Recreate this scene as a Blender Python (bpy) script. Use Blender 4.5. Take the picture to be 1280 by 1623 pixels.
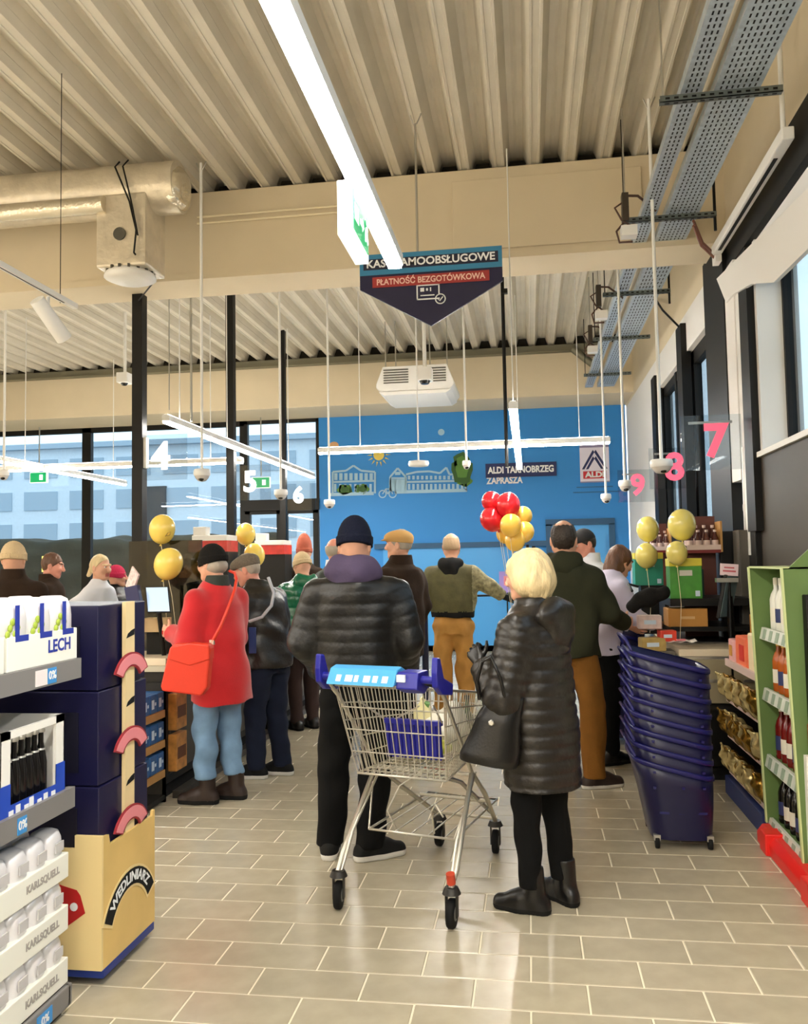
import bpy, math, random
import numpy as np
from mathutils import Vector, Matrix
random.seed(7); np.random.seed(7)
for _o in list(bpy.data.objects): bpy.data.objects.remove(_o)
SC = bpy.context.scene
COL = SC.collection

# ------------------------------------------------------------------ camera
CAM_H = 1.596
F_PX = 1335.0
CR = Vector((0.98912, 0.14610, -0.01776)).normalized()
CW = Vector((-0.14557, 0.98759, 0.05892)).normalized()
CR = (CR - CW * CR.dot(CW)).normalized()
CU = CR.cross(CW).normalized()
CP = Vector((0, 0, CAM_H))
cam = bpy.data.cameras.new('camera'); camo = bpy.data.objects.new('camera', cam); COL.objects.link(camo)
M = Matrix((( CR.x, CU.x, -CW.x, 0), (CR.y, CU.y, -CW.y, 0), (CR.z, CU.z, -CW.z, CAM_H), (0, 0, 0, 1)))
camo.matrix_world = M
cam.sensor_fit = 'HORIZONTAL'; cam.sensor_width = 36.0; cam.lens = F_PX / 1280 * 36.0
cam.clip_start = 0.05; cam.clip_end = 400
SC.camera = camo

# ------------------------------------------------------------------ sky and exposure
SC.view_settings.view_transform = 'Standard'; SC.view_settings.look = 'None'
SC.view_settings.gamma = 1.0; SC.view_settings.use_curve_mapping = False
SC.view_settings.exposure = 0.62
world = bpy.data.worlds.new('sky'); SC.world = world; world.use_nodes = True
bg = world.node_tree.nodes['Background']
bg.inputs[0].default_value = (0.68, 0.76, 0.82, 1); bg.inputs[1].default_value = 1.9
STRIP_EMIT = 62.0
ADDED_UP_EMIT = 14.0  # strength of the added upward glow that fills the ceiling

# ------------------------------------------------------------------ helpers
def W(px, py, Y):
    d = CW + CR * ((px - 640) / F_PX) - CU * ((py - 811.5) / F_PX)
    return CP + d * (Y / d.y)
def WG(px, py, z=0.0):
    d = CW + CR * ((px - 640) / F_PX) - CU * ((py - 811.5) / F_PX)
    return CP + d * ((z - CAM_H) / d.z)
def WX(px, py, X):
    d = CW + CR * ((px - 640) / F_PX) - CU * ((py - 811.5) / F_PX)
    return CP + d * (X / d.x)
def lin(c):
    if isinstance(c, str):
        c = c.lstrip('#'); c = [int(c[i:i + 2], 16) / 255 for i in (0, 2, 4)]
    return tuple(((x / 12.92) if x <= 0.04045 else ((x + 0.055) / 1.055) ** 2.4) for x in c)
MATS = {}
def mat(name, col='#888888', rough=0.5, metal=0.0, bump=0.0, bscale=60.0, var=0.0, vscale=8.0, emit=0.0, spec=0.5, coat=0.0, sheen=0.0, stretch=None, rand=0.0):
    if name in MATS: return MATS[name]
    m = bpy.data.materials.new(name); m.use_nodes = True; MATS[name] = m
    nt = m.node_tree; b = nt.nodes['Principled BSDF']; c = lin(col)
    b.inputs['Base Color'].default_value = (*c, 1); b.inputs['Roughness'].default_value = rough
    b.inputs['Metallic'].default_value = metal; b.inputs['Specular IOR Level'].default_value = spec
    b.inputs['Coat Weight'].default_value = coat; b.inputs['Sheen Weight'].default_value = sheen
    if emit:
        b.inputs['Emission Color'].default_value = (*c, 1); b.inputs['Emission Strength'].default_value = emit
    if bump or var:
        tc = nt.nodes.new('ShaderNodeTexCoord'); src = tc.outputs['Object']
        if stretch:
            mp = nt.nodes.new('ShaderNodeMapping'); mp.inputs['Scale'].default_value = stretch
            nt.links.new(src, mp.inputs[0]); src = mp.outputs[0]
    if var:
        n = nt.nodes.new('ShaderNodeTexNoise'); n.inputs['Scale'].default_value = vscale; n.inputs['Detail'].default_value = 4
        nt.links.new(src, n.inputs['Vector'])
        r = nt.nodes.new('ShaderNodeMapRange'); r.inputs[1].default_value = 0.3; r.inputs[2].default_value = 0.7
        r.inputs[3].default_value = 1 - var; r.inputs[4].default_value = 1 + var
        nt.links.new(n.outputs[0], r.inputs[0])
        mx = nt.nodes.new('ShaderNodeVectorMath'); mx.operation = 'SCALE'; mx.inputs[0].default_value = c
        nt.links.new(r.outputs[0], mx.inputs['Scale']); last = mx.outputs[0]
        nt.links.new(last, b.inputs['Base Color'])
    if rand:
        oi = nt.nodes.new('ShaderNodeObjectInfo'); ge = nt.nodes.new('ShaderNodeNewGeometry')
        ad = nt.nodes.new('ShaderNodeMath'); ad.operation = 'ADD'
        nt.links.new(oi.outputs['Random'], ad.inputs[0]); nt.links.new(ge.outputs['Random Per Island'], ad.inputs[1])
        fr = nt.nodes.new('ShaderNodeMath'); fr.operation = 'FRACT'; nt.links.new(ad.outputs[0], fr.inputs[0])
        rr = nt.nodes.new('ShaderNodeMapRange'); rr.inputs[3].default_value = 1 - rand; rr.inputs[4].default_value = 1 + rand
        nt.links.new(fr.outputs[0], rr.inputs[0])
        m2 = nt.nodes.new('ShaderNodeVectorMath'); m2.operation = 'SCALE'; m2.inputs[0].default_value = c
        if var: nt.links.new(last, m2.inputs[0])
        nt.links.new(rr.outputs[0], m2.inputs['Scale']); nt.links.new(m2.outputs[0], b.inputs['Base Color'])
    if bump:
        n2 = nt.nodes.new('ShaderNodeTexNoise'); n2.inputs['Scale'].default_value = bscale; n2.inputs['Detail'].default_value = 3
        nt.links.new(src, n2.inputs['Vector'])
        bp = nt.nodes.new('ShaderNodeBump'); bp.inputs['Strength'].default_value = bump; bp.inputs['Distance'].default_value = 0.01
        nt.links.new(n2.outputs[0], bp.inputs['Height']); nt.links.new(bp.outputs[0], b.inputs['Normal'])
    return m
def glass(name, tint='#e8f2f4', refl=0.06, alpha=0.0, rough=0.0):
    """thin pane: see-through with a tint, mirror-like at grazing angles"""
    if name in MATS: return MATS[name]
    m = bpy.data.materials.new(name); m.use_nodes = True; MATS[name] = m
    nt = m.node_tree; nt.nodes.clear()
    out = nt.nodes.new('ShaderNodeOutputMaterial'); mix = nt.nodes.new('ShaderNodeMixShader')
    tr = nt.nodes.new('ShaderNodeBsdfTransparent'); tr.inputs[0].default_value = (*lin(tint), 1)
    gl = nt.nodes.new('ShaderNodeBsdfGlossy'); gl.inputs['Roughness'].default_value = rough
    lw = nt.nodes.new('ShaderNodeLayerWeight'); lw.inputs[0].default_value = .5
    fr = nt.nodes.new('ShaderNodeMath'); fr.operation = 'POWER'; fr.inputs[1].default_value = 5.0; nt.links.new(lw.outputs['Facing'], fr.inputs[0])
    ad = nt.nodes.new('ShaderNodeMath'); ad.operation = 'ADD'; ad.inputs[1].default_value = refl; ad.use_clamp = True
    nt.links.new(fr.outputs[0], ad.inputs[0]); nt.links.new(ad.outputs[0], mix.inputs[0])
    nt.links.new(tr.outputs[0], mix.inputs[1]); nt.links.new(gl.outputs[0], mix.inputs[2])
    nt.links.new(mix.outputs[0], out.inputs[0])
    return m

def tag(o, label=None, cat=None, group=None, kind=None):
    if label: o['label'] = label
    if cat: o['category'] = cat
    if group: o['group'] = group
    if kind: o['kind'] = kind
    return o
def empty(name, loc, label=None, cat=None, rz=0.0, group=None):
    o = bpy.data.objects.new(name, None); COL.objects.link(o); o.empty_display_size = 0.1
    o.location = loc; o.rotation_euler = (0, 0, rz)
    return tag(o, label, cat, group)
def rotz(a): return Matrix.Rotation(a, 3, 'Z')

class MB:
    """collects shapes, then links them as one mesh object"""
    def __init__(s): s.v = []; s.f = []; s.mi = []; s.sm = []
    def add(s, vs, fs, mi=0, sm=False):
        n = len(s.v); s.v += [tuple(v) for v in vs]; s.f += [tuple(i + n for i in f) for f in fs]
        s.mi += [mi] * len(fs); s.sm += [sm] * len(fs); return s
    def box(s, c, d, mi=0, rot=None):
        c = Vector(c); h = Vector(d) / 2; vs = []
        for z in (-1, 1):
            for y in (-1, 1):
                for x in (-1, 1):
                    p = Vector((x * h.x, y * h.y, z * h.z)); p = (rot @ p) if rot else p; vs.append(c + p)
        return s.add(vs, [(0, 2, 3, 1), (4, 5, 7, 6), (0, 1, 5, 4), (2, 6, 7, 3), (0, 4, 6, 2), (1, 3, 7, 5)], mi)
    def span(s, a, b, mi=0):
        a = Vector(a); b = Vector(b); return s.box((a + b) / 2, [abs(x) for x in (b - a)], mi)
    def ring(s, c, ax, r, seg):
        ax = Vector(ax).normalized(); t = Vector((0, 0, 1)) if abs(ax.z) < .9 else Vector((1, 0, 0))
        e1 = ax.cross(t).normalized(); e2 = ax.cross(e1)
        return [Vector(c) + (e1 * math.cos(2 * math.pi * i / seg) + e2 * math.sin(2 * math.pi * i / seg)) * r for i in range(seg)]
    def cyl(s, a, b, r, r2=None, seg=12, mi=0, caps=True):
        a = Vector(a); b = Vector(b); r2 = r if r2 is None else r2
        A = s.ring(a, b - a, r, seg); B = s.ring(b, b - a, r2, seg)
        fs = [(i, (i + 1) % seg, seg + (i + 1) % seg, seg + i) for i in range(seg)]
        s.add(A + B, fs, mi, True)
        if caps:
            s.add(A, [tuple(range(seg))[::-1]], mi); s.add(B, [tuple(range(seg))], mi)
        return s
    def tube(s, pts, r, seg=6, mi=0, closed=False):
        pts = [Vector(p) for p in pts]; n = len(pts); rings = []; e1 = None
        for i, p in enumerate(pts):
            a = pts[i - 1] if (i > 0 or closed) else p; b = pts[(i + 1) % n] if (i < n - 1 or closed) else p
            d = (b - a).normalized()
            if e1 is None:
                t = Vector((0, 0, 1)) if abs(d.z) < .9 else Vector((1, 0, 0)); e1 = d.cross(t).normalized()
            e1 = (e1 - d * e1.dot(d)).normalized(); e2 = d.cross(e1)
            rings += [p + (e1 * math.cos(2 * math.pi * k / seg) + e2 * math.sin(2 * math.pi * k / seg)) * r for k in range(seg)]
        fs = []
        for i in range(n if closed else n - 1):
            j = (i + 1) % n
            fs += [(i * seg + k, i * seg + (k + 1) % seg, j * seg + (k + 1) % seg, j * seg + k) for k in range(seg)]
        s.add(rings, fs, mi, True)
        if not closed:
            s.add(rings[:seg], [tuple(range(seg))[::-1]], mi); s.add(rings[-seg:], [tuple(range(seg))], mi)
        return s
    def lathe(s, c, prof, seg=16, mi=0, ax=None):
        c = Vector(c); vs = []; n = len(prof)
        R = Vector((0, 0, 1)).rotation_difference(Vector(ax)).to_matrix() if ax else None
        for r, z in prof:
            for i in range(seg):
                p = Vector((r * math.cos(2 * math.pi * i / seg), r * math.sin(2 * math.pi * i / seg), z))
                vs.append(c + (R @ p if R else p))
        fs = [(j * seg + i, j * seg + (i + 1) % seg, (j + 1) * seg + (i + 1) % seg, (j + 1) * seg + i) for j in range(n - 1) for i in range(seg)]
        s.add(vs, fs, mi, True)
        s.add(vs[:seg], [tuple(range(seg))[::-1]], mi); s.add(vs[-seg:], [tuple(range(seg))], mi)
        return s
    def ell(s, c, r, seg=16, rings=10, mi=0, rot=None):
        c = Vector(c); vs = []
        for j in range(rings + 1):
            a = -math.pi / 2 + math.pi * j / rings
            for i in range(seg):
                t = 2 * math.pi * i / seg
                p = Vector((r[0] * math.cos(a) * math.cos(t), r[1] * math.cos(a) * math.sin(t), r[2] * math.sin(a)))
                vs.append(c + (rot @ p if rot else p))
        fs = [(j * seg + i, j * seg + (i + 1) % seg, (j + 1) * seg + (i + 1) % seg, (j + 1) * seg + i) for j in range(rings) for i in range(seg)]
        return s.add(vs, fs, mi, True)
    def prism(s, poly, o, e1, e2, n, mi=0):
        """poly in (a,b) on the plane o + a e1 + b e2, pushed along vector n"""
        o = Vector(o); e1 = Vector(e1); e2 = Vector(e2); n = Vector(n); k = len(poly)
        A = [o + e1 * a + e2 * b for a, b in poly]; B = [p + n for p in A]
        fs = [tuple(range(k))[::-1], tuple(range(k, 2 * k))] + [(i, (i + 1) % k, k + (i + 1) % k, k + i) for i in range(k)]
        return s.add(A + B, fs, mi)
    def quad(s, a, b, c, d, mi=0): return s.add([a, b, c, d], [(0, 1, 2, 3)], mi)
    def build(s, name, mats, parent=None, world=True, bevel=0.0, loc=None):
        if not isinstance(mats, (list, tuple)): mats = [mats]
        me = bpy.data.meshes.new(name)
        v = s.v
        off = None
        if parent is not None and world: off = parent_loc(parent)
        elif loc is not None: off = Vector(loc)
        if off is not None: v = [(a - off.x, b - off.y, c - off.z) for a, b, c in v]
        me.from_pydata(v, [], s.f)
        for m in mats: me.materials.append(m)
        me.polygons.foreach_set('material_index', s.mi); me.polygons.foreach_set('use_smooth', s.sm)
        me.update()
        o = bpy.data.objects.new(name, me); COL.objects.link(o)
        if parent is not None: o.parent = parent
        elif loc is not None: o.location = loc
        if bevel:
            b = o.modifiers.new('bevel', 'BEVEL'); b.width = bevel; b.segments = 2; b.limit_method = 'ANGLE'
        return o
def parent_loc(p):
    l = Vector((0, 0, 0))
    while p is not None: l += Vector(p.location); p = p.parent
    return l
def copy_tree(o, parent=None, loc=None, label=None, rz=None):
    c = o.copy(); COL.objects.link(c)
    if parent is not None: c.parent = parent
    if loc is not None: c.location = loc
    if rz is not None: c.rotation_euler = (0, 0, rz)
    if label: c['label'] = label
    for ch in list(o.children): copy_tree(ch, c)
    return c
def text_mesh(txt, size, name, material, parent, o, e1, e2, depth=0.003, align='CENTER', width=None, world=True, bold=0.0, warp=None):
    cu = bpy.data.curves.new('t', 'FONT'); cu.body = txt; cu.size = size; cu.align_x = align; cu.align_y = 'CENTER'
    cu.extrude = depth / 2; cu.offset = bold; cu.resolution_u = 3
    t = bpy.data.objects.new('t', cu); COL.objects.link(t)
    dg = bpy.context.evaluated_depsgraph_get(); me = bpy.data.meshes.new_from_object(t.evaluated_get(dg))
    bpy.data.objects.remove(t); bpy.data.curves.remove(cu)
    xs = [v.co.x for v in me.vertices]; wd = max(xs) - min(xs) if xs else 1
    k = (width / wd) if width else 1.0
    e1 = Vector(e1).normalized(); e2 = Vector(e2).normalized(); n = e1.cross(e2)
    off = parent_loc(parent) if (parent is not None and world) else Vector((0, 0, 0))
    for v in me.vertices:
        x, y, z = v.co.x * k, v.co.y, v.co.z
        if warp: x, y = warp(x, y)
        v.co = Vector(o) + e1 * x + e2 * y + n * (z + depth / 2) - off
    me.materials.clear(); me.materials.append(material); me.name = name
    ob = bpy.data.objects.new(name, me); COL.objects.link(ob)
    if parent is not None: ob.parent = parent
    return ob

# ------------------------------------------------------------------ body modelling: distance fields meshed by surface nets
def rc(a, b, ra, rb, k=0.03, q=None, op='add'): return dict(t='c', a=np.array(a, float), b=np.array(b, float), ra=ra, rb=rb, k=k, q=q, op=op)
def el(c, r, k=0.02, rot=None, op='add'): return dict(t='e', c=np.array(c, float), r=np.array(r, float), k=k, rot=rot, op=op)
def lo(prof, k=0.03, q=None, op='add'): return dict(t='l', p=np.array(prof, float), k=k, q=q, op=op)
def bx(c, h, r=0.01, k=0.01, rot=None, op='add'): return dict(t='b', c=np.array(c, float), h=np.array(h, float), r=r, k=k, rot=rot, op=op)
def groove(u):
    fr = np.abs(u - np.round(u)); return np.exp(-(fr / 0.13) ** 2) - 0.25
def bounds(p):
    if p['t'] == 'c':
        r = max(p['ra'], p['rb']); return np.minimum(p['a'], p['b']) - r, np.maximum(p['a'], p['b']) + r
    if p['t'] == 'e': r = p['r'] if p['rot'] is None else np.full(3, p['r'].max()); return p['c'] - r, p['c'] + r
    if p['t'] == 'b': r = p['h'] if p['rot'] is None else np.full(3, np.linalg.norm(p['h'])); return p['c'] - r, p['c'] + r
    q = p['p']; return (np.array([(q[:, 1] - q[:, 3]).min(), (q[:, 2] - q[:, 4]).min(), q[:, 0].min()]),
                        np.array([(q[:, 1] + q[:, 3]).max(), (q[:, 2] + q[:, 4]).max(), q[:, 0].max()]))
def evalp(p, X, Y, Z):
    if p['t'] == 'c':
        ab = p['b'] - p['a']; L2 = float(ab @ ab) + 1e-12
        t = ((X - p['a'][0]) * ab[0] + (Y - p['a'][1]) * ab[1] + (Z - p['a'][2]) * ab[2]) / L2
        tc = np.clip(t, 0, 1)
        d = np.sqrt((X - p['a'][0] - tc * ab[0]) ** 2 + (Y - p['a'][1] - tc * ab[1]) ** 2 + (Z - p['a'][2] - tc * ab[2]) ** 2) - (p['ra'] + (p['rb'] - p['ra']) * tc)
        if p['q']: d = d + p['q'][1] * groove(t * math.sqrt(L2) / p['q'][0])
        return d
    if p['t'] == 'l':
        q = p['p']; zc = np.clip(Z, q[0, 0], q[-1, 0]).astype(float)
        cx, cy, rx, ry = (np.interp(zc, q[:, 0], q[:, i]) for i in (1, 2, 3, 4))
        d = (np.sqrt(((X - cx) / rx) ** 2 + ((Y - cy) / ry) ** 2) - 1) * np.minimum(rx, ry)
        if p['q']: d = d + p['q'][1] * groove(Z / p['q'][0])
        return np.maximum(d, np.maximum(q[0, 0] - Z, Z - q[-1, 0]))
    x, y, z = X - p['c'][0], Y - p['c'][1], Z - p['c'][2]
    if p['rot'] is not None:
        R = np.array(p['rot']).T
        x, y, z = R[0, 0] * x + R[0, 1] * y + R[0, 2] * z, R[1, 0] * x + R[1, 1] * y + R[1, 2] * z, R[2, 0] * x + R[2, 1] * y + R[2, 2] * z
    if p['t'] == 'e':
        r = p['r']; k0 = np.sqrt((x / r[0]) ** 2 + (y / r[1]) ** 2 + (z / r[2]) ** 2) + 1e-9
        k1 = np.sqrt((x / r[0] ** 2) ** 2 + (y / r[1] ** 2) ** 2 + (z / r[2] ** 2) ** 2) + 1e-9
        return k0 * (k0 - 1) / k1
    h = p['h'] - p['r']; qx, qy, qz = np.abs(x) - h[0], np.abs(y) - h[1], np.abs(z) - h[2]
    return np.sqrt(np.maximum(qx, 0) ** 2 + np.maximum(qy, 0) ** 2 + np.maximum(qz, 0) ** 2) + np.minimum(np.maximum(qx, np.maximum(qy, qz)), 0) - p['r']
def sdf_mesh(prims, h, post=None):
    pos = [bounds(p) for p in prims if p['op'] == 'add']
    lo_ = np.min([b[0] for b in pos], 0) - 3 * h; hi_ = np.max([b[1] for b in pos], 0) + 3 * h
    n = np.ceil((hi_ - lo_) / h).astype(int) + 1
    F = np.full(n, 0.2, np.float32)
    ax = [lo_[i] + h * np.arange(n[i]) for i in range(3)]
    for p in prims:
        b0, b1 = bounds(p); m = p['k'] + 0.05
        s = [slice(max(0, int((b0[i] - m - lo_[i]) / h)), min(n[i], int((b1[i] + m - lo_[i]) / h) + 2)) for i in range(3)]
        if any(q.stop <= q.start for q in s): continue
        d = evalp(p, ax[0][s[0]][:, None, None], ax[1][s[1]][None, :, None], ax[2][s[2]][None, None, :]).astype(np.float32)
        f = F[s[0], s[1], s[2]]; k = p['k']
        if p['op'] == 'add':
            e = np.maximum(k - np.abs(f - d), 0) / k; F[s[0], s[1], s[2]] = np.minimum(f, d) - e * e * k * 0.25
        else:
            d = -d; e = np.maximum(k - np.abs(f - d), 0) / k; F[s[0], s[1], s[2]] = np.maximum(f, d) + e * e * k * 0.25
    if post is not None: F = post(F, ax[0][:, None, None], ax[1][None, :, None], ax[2][None, None, :]).astype(np.float32)
    F[0] = F[-1] = 0.2; F[:, 0] = F[:, -1] = 0.2; F[:, :, 0] = F[:, :, -1] = 0.2
    I = F < 0
    c = sum(I[a:n[0] - 1 + a, b:n[1] - 1 + b, d:n[2] - 1 + d].astype(np.int8) for a in (0, 1) for b in (0, 1) for d in (0, 1))
    mask = (c > 0) & (c < 8); idx = np.argwhere(mask); vid = np.full(mask.shape, -1, np.int64); vid[mask] = np.arange(len(idx))
    acc = np.zeros((len(idx), 3)); cnt = np.zeros(len(idx))
    cor = [(a, b, d) for a in (0, 1) for b in (0, 1) for d in (0, 1)]
    val = {q: F[idx[:, 0] + q[0], idx[:, 1] + q[1], idx[:, 2] + q[2]] for q in cor}
    for q in cor:
        for i in range(3):
            if q[i] == 0:
                w = list(q); w[i] = 1; w = tuple(w); fa, fb = val[q], val[w]; cr = (fa < 0) != (fb < 0)
                t = fa[cr] / (fa[cr] - fb[cr]); P = np.tile(np.array(q, float), (len(t), 1)); P[:, i] += t
                acc[cr] += P; cnt[cr] += 1
    V = lo_ + h * (idx + acc / cnt[:, None]); Q = []
    for i in range(3):
        j, k = (i + 1) % 3, (i + 2) % 3
        A = np.take(I, range(n[i] - 1), i); B = np.take(I, range(1, n[i]), i)
        e = np.argwhere(A != B); e = e[(e[:, j] > 0) & (e[:, k] > 0) & (e[:, j] < n[j] - 1) & (e[:, k] < n[k] - 1)]
        if not len(e): continue
        fl = A[e[:, 0], e[:, 1], e[:, 2]]; cells = []
        for dj, dk in ((-1, -1), (0, -1), (0, 0), (-1, 0)):
            w = e.copy(); w[:, j] += dj; w[:, k] += dk; cells.append(vid[w[:, 0], w[:, 1], w[:, 2]])
        q = np.stack(cells, 1); q[~fl] = q[~fl][:, ::-1]; Q.append(q)
    Q = np.concatenate(Q); Q = Q[(Q >= 0).all(1)]
    return V, Q
def np_obj(name, parts, mats, parent, region=None, xf=None):
    """parts: list of (V, Q, material index); one mesh object"""
    Vs, Qs, mi, o = [], [], [], 0
    for V, Q, m in parts:
        Vs.append(V); Qs.append(Q + o); o += len(V)
        if callable(m): mi.append(m(V[Q].mean(1)).astype(np.int32))
        else: mi.append(np.full(len(Q), m, np.int32))
    V = np.concatenate(Vs); Q = np.concatenate(Qs); mi = np.concatenate(mi)
    me = bpy.data.meshes.new(name); me.vertices.add(len(V)); me.vertices.foreach_set('co', V.astype(np.float32).ravel())
    me.loops.add(len(Q) * 4); me.loops.foreach_set('vertex_index', Q.astype(np.int32).ravel())
    me.polygons.add(len(Q)); me.polygons.foreach_set('loop_start', np.arange(0, len(Q) * 4, 4, dtype=np.int32))
    me.polygons.foreach_set('loop_total', np.full(len(Q), 4, np.int32))
    for m in mats: me.materials.append(m)
    me.polygons.foreach_set('material_index', mi); me.polygons.foreach_set('use_smooth', np.ones(len(Q), bool))
    me.update(calc_edges=True); me.validate()
    ob = bpy.data.objects.new(name, me); COL.objects.link(ob); ob.parent = parent
    return ob
_rng = np.random.RandomState(3)
def folds(amp, freq=22, n=5, zs=0.6):
    K = _rng.normal(size=(n, 3)); K[:, 2] *= zs; K = K / np.linalg.norm(K, axis=1)[:, None] * freq * _rng.uniform(.7, 1.5, (n, 1)); ph = _rng.uniform(0, 6.28, n)
    def post(F, X, Y, Z):
        s = 0
        for i in range(n): s = s + np.sin(K[i, 0] * X + K[i, 1] * Y + K[i, 2] * Z + ph[i] + 1.3 * np.sin(7 * Z + i))
        return F + amp * s / n * 1.6
    return post
# ------------------------------------------------------------------ people
SKIN = mat('skin', '#d9a386', .5, bump=.05, bscale=120, var=.06, vscale=20)
SKINP = mat('skin_ruddy', '#d4907a', .5, bump=.05, bscale=120, var=.08, vscale=20)
LIP = mat('lips', '#b3625c', .45); BROW = mat('eyebrow', '#5a4535', .8); EYEW = mat('eye_white', '#e8e4dc', .25); IRIS = mat('iris', '#2b2420', .2)
def torso(hem, rx=.20, ry=.14, hip=1.0, waist=.95, chest=1.02, lean=(0, 0), top=1.52, sh=1.0):
    T = [(hem, hip), (.95, (hip * 1.5 + waist) / 2.5), (1.12, waist), (1.30, chest), (1.38, .99 * sh), (1.43, .82 * sh), (1.47, .58 * sh), (top, .40)]
    T = [t for t in T if t[0] >= hem]
    if T[0][0] > hem: T.insert(0, (hem, hip))
    out = []
    for z, w in T:
        k = max(0, (z - .9)) / .55
        out.append((z, lean[0] * k, lean[1] * k, rx * w, ry * (w if z < 1.4 else w * 1.08 + .05)))
    return out
def rot_yp(yaw, pitch):
    return np.array(Matrix.Rotation(yaw, 3, 'Z') @ Matrix.Rotation(pitch, 3, 'X'))
def head_prims():
    P = [el((0, -.012, .01), (.076, .093, .103)), el((0, .028, -.052), (.06, .064, .076), .03), rc((-.012, .066, -.106), (.012, .066, -.106), .022, .022, .02)]
    for s in (-1, 1):
        P += [rc((s * .05, .0, -.062), (s * .022, .055, -.1), .026, .022, .03), el((s * .037, .066, -.03), (.024, .024, .024), .03)]
        P += [el((s * .031, .1, .002), (.017, .014, .012), .012, op='sub'), el((s * .079, -.012, -.02), (.011, .021, .032), .008), el((s * .088, -.008, -.02), (.006, .012, .02), .008, op='sub')]
        P += [el((s * .011, .104, -.043), (.009, .011, .009), .008)]
    P += [rc((-.036, .086, .021), (.036, .086, .021), .011, .011, .02), rc((0, .093, .0), (0, .112, -.036), .010, .0145, .012)]
    P += [rc((-.018, .083, -.071), (.018, .083, -.071), .0085, .0085, .008), rc((-.014, .083, -.084), (.014, .083, -.084), .0085, .0085, .008)]
    P += [rc((0, -.03, -.23), (0, -.015, -.06), .058, .053, .03)]
    return P
def head_mi(c):
    x, y, z = c[:, 0], c[:, 1], c[:, 2]; m = np.zeros(len(c))
    m[(y > .076) & (abs(x) < .025) & (z < -.062) & (z > -.092)] = 1
    m[(y > .06) & (abs(x) > .012) & (abs(x) < .05) & (z > .018) & (z < .03)] = 2
    return m
HEADM = sdf_mesh(head_prims(), .0055)
def eyes():
    out = []
    for s in (-1, 1):
        V, Q = sdf_mesh([el((s * .031, .079, .001), (.0125, .0125, .0115), .002)], .003)
        out.append((V, Q, lambda c, s=s: np.where((np.hypot(c[:, 0] - s * .031, c[:, 2] - .001) < .0055) & (c[:, 1] > .085), 4, 3)))
    return out
EYES = eyes()
def hand_prims(w, d, n, side, curl=.5):
    w = np.array(w, float); d = np.array(d, float); d /= np.linalg.norm(d); n = np.array(n, float); n -= d * (n @ d); n /= np.linalg.norm(n)
    t = np.cross(d, n) * side
    P = [rc(w - d * .06, w + d * .015, .026, .023, .02)]
    L = [.068, .076, .071, .055]
    for i in range(4):
        kn = w + d * (.088 - .004 * abs(i - 1)) + t * (.031 - .0205 * i)
        P.append(rc(w + d * .012 + t * (.014 - .009 * i), kn, .0165, .0125, .02))
        p = kn; a = curl * .5
        for j, f in enumerate((.45, .32, .23)):
            q = p + (d * math.cos(a) + n * math.sin(a) + t * (.10 - .06 * i) * (j == 0)) * L[i] * f * 1.05
            r0 = .0092 - .0009 * j - (.001 if i == 3 else 0)
            P.append(rc(p, q, r0, r0 - .0008, .004)); p = q; a += curl * (.9 if j == 0 else .7)
    p = w + d * .025 + t * .02
    for j, (l, r) in enumerate(((.045, .014), (.034, .0105), (.026, .0092))):
        v = d * (.62 + .18 * j) + t * (.72 - .22 * j) + n * (.32 + .1 * j); v /= np.linalg.norm(v)
        P.append(rc(p, p + v * l, r, r - .0015, .008 if j == 0 else .004)); p = p + v * l
    return P
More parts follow.
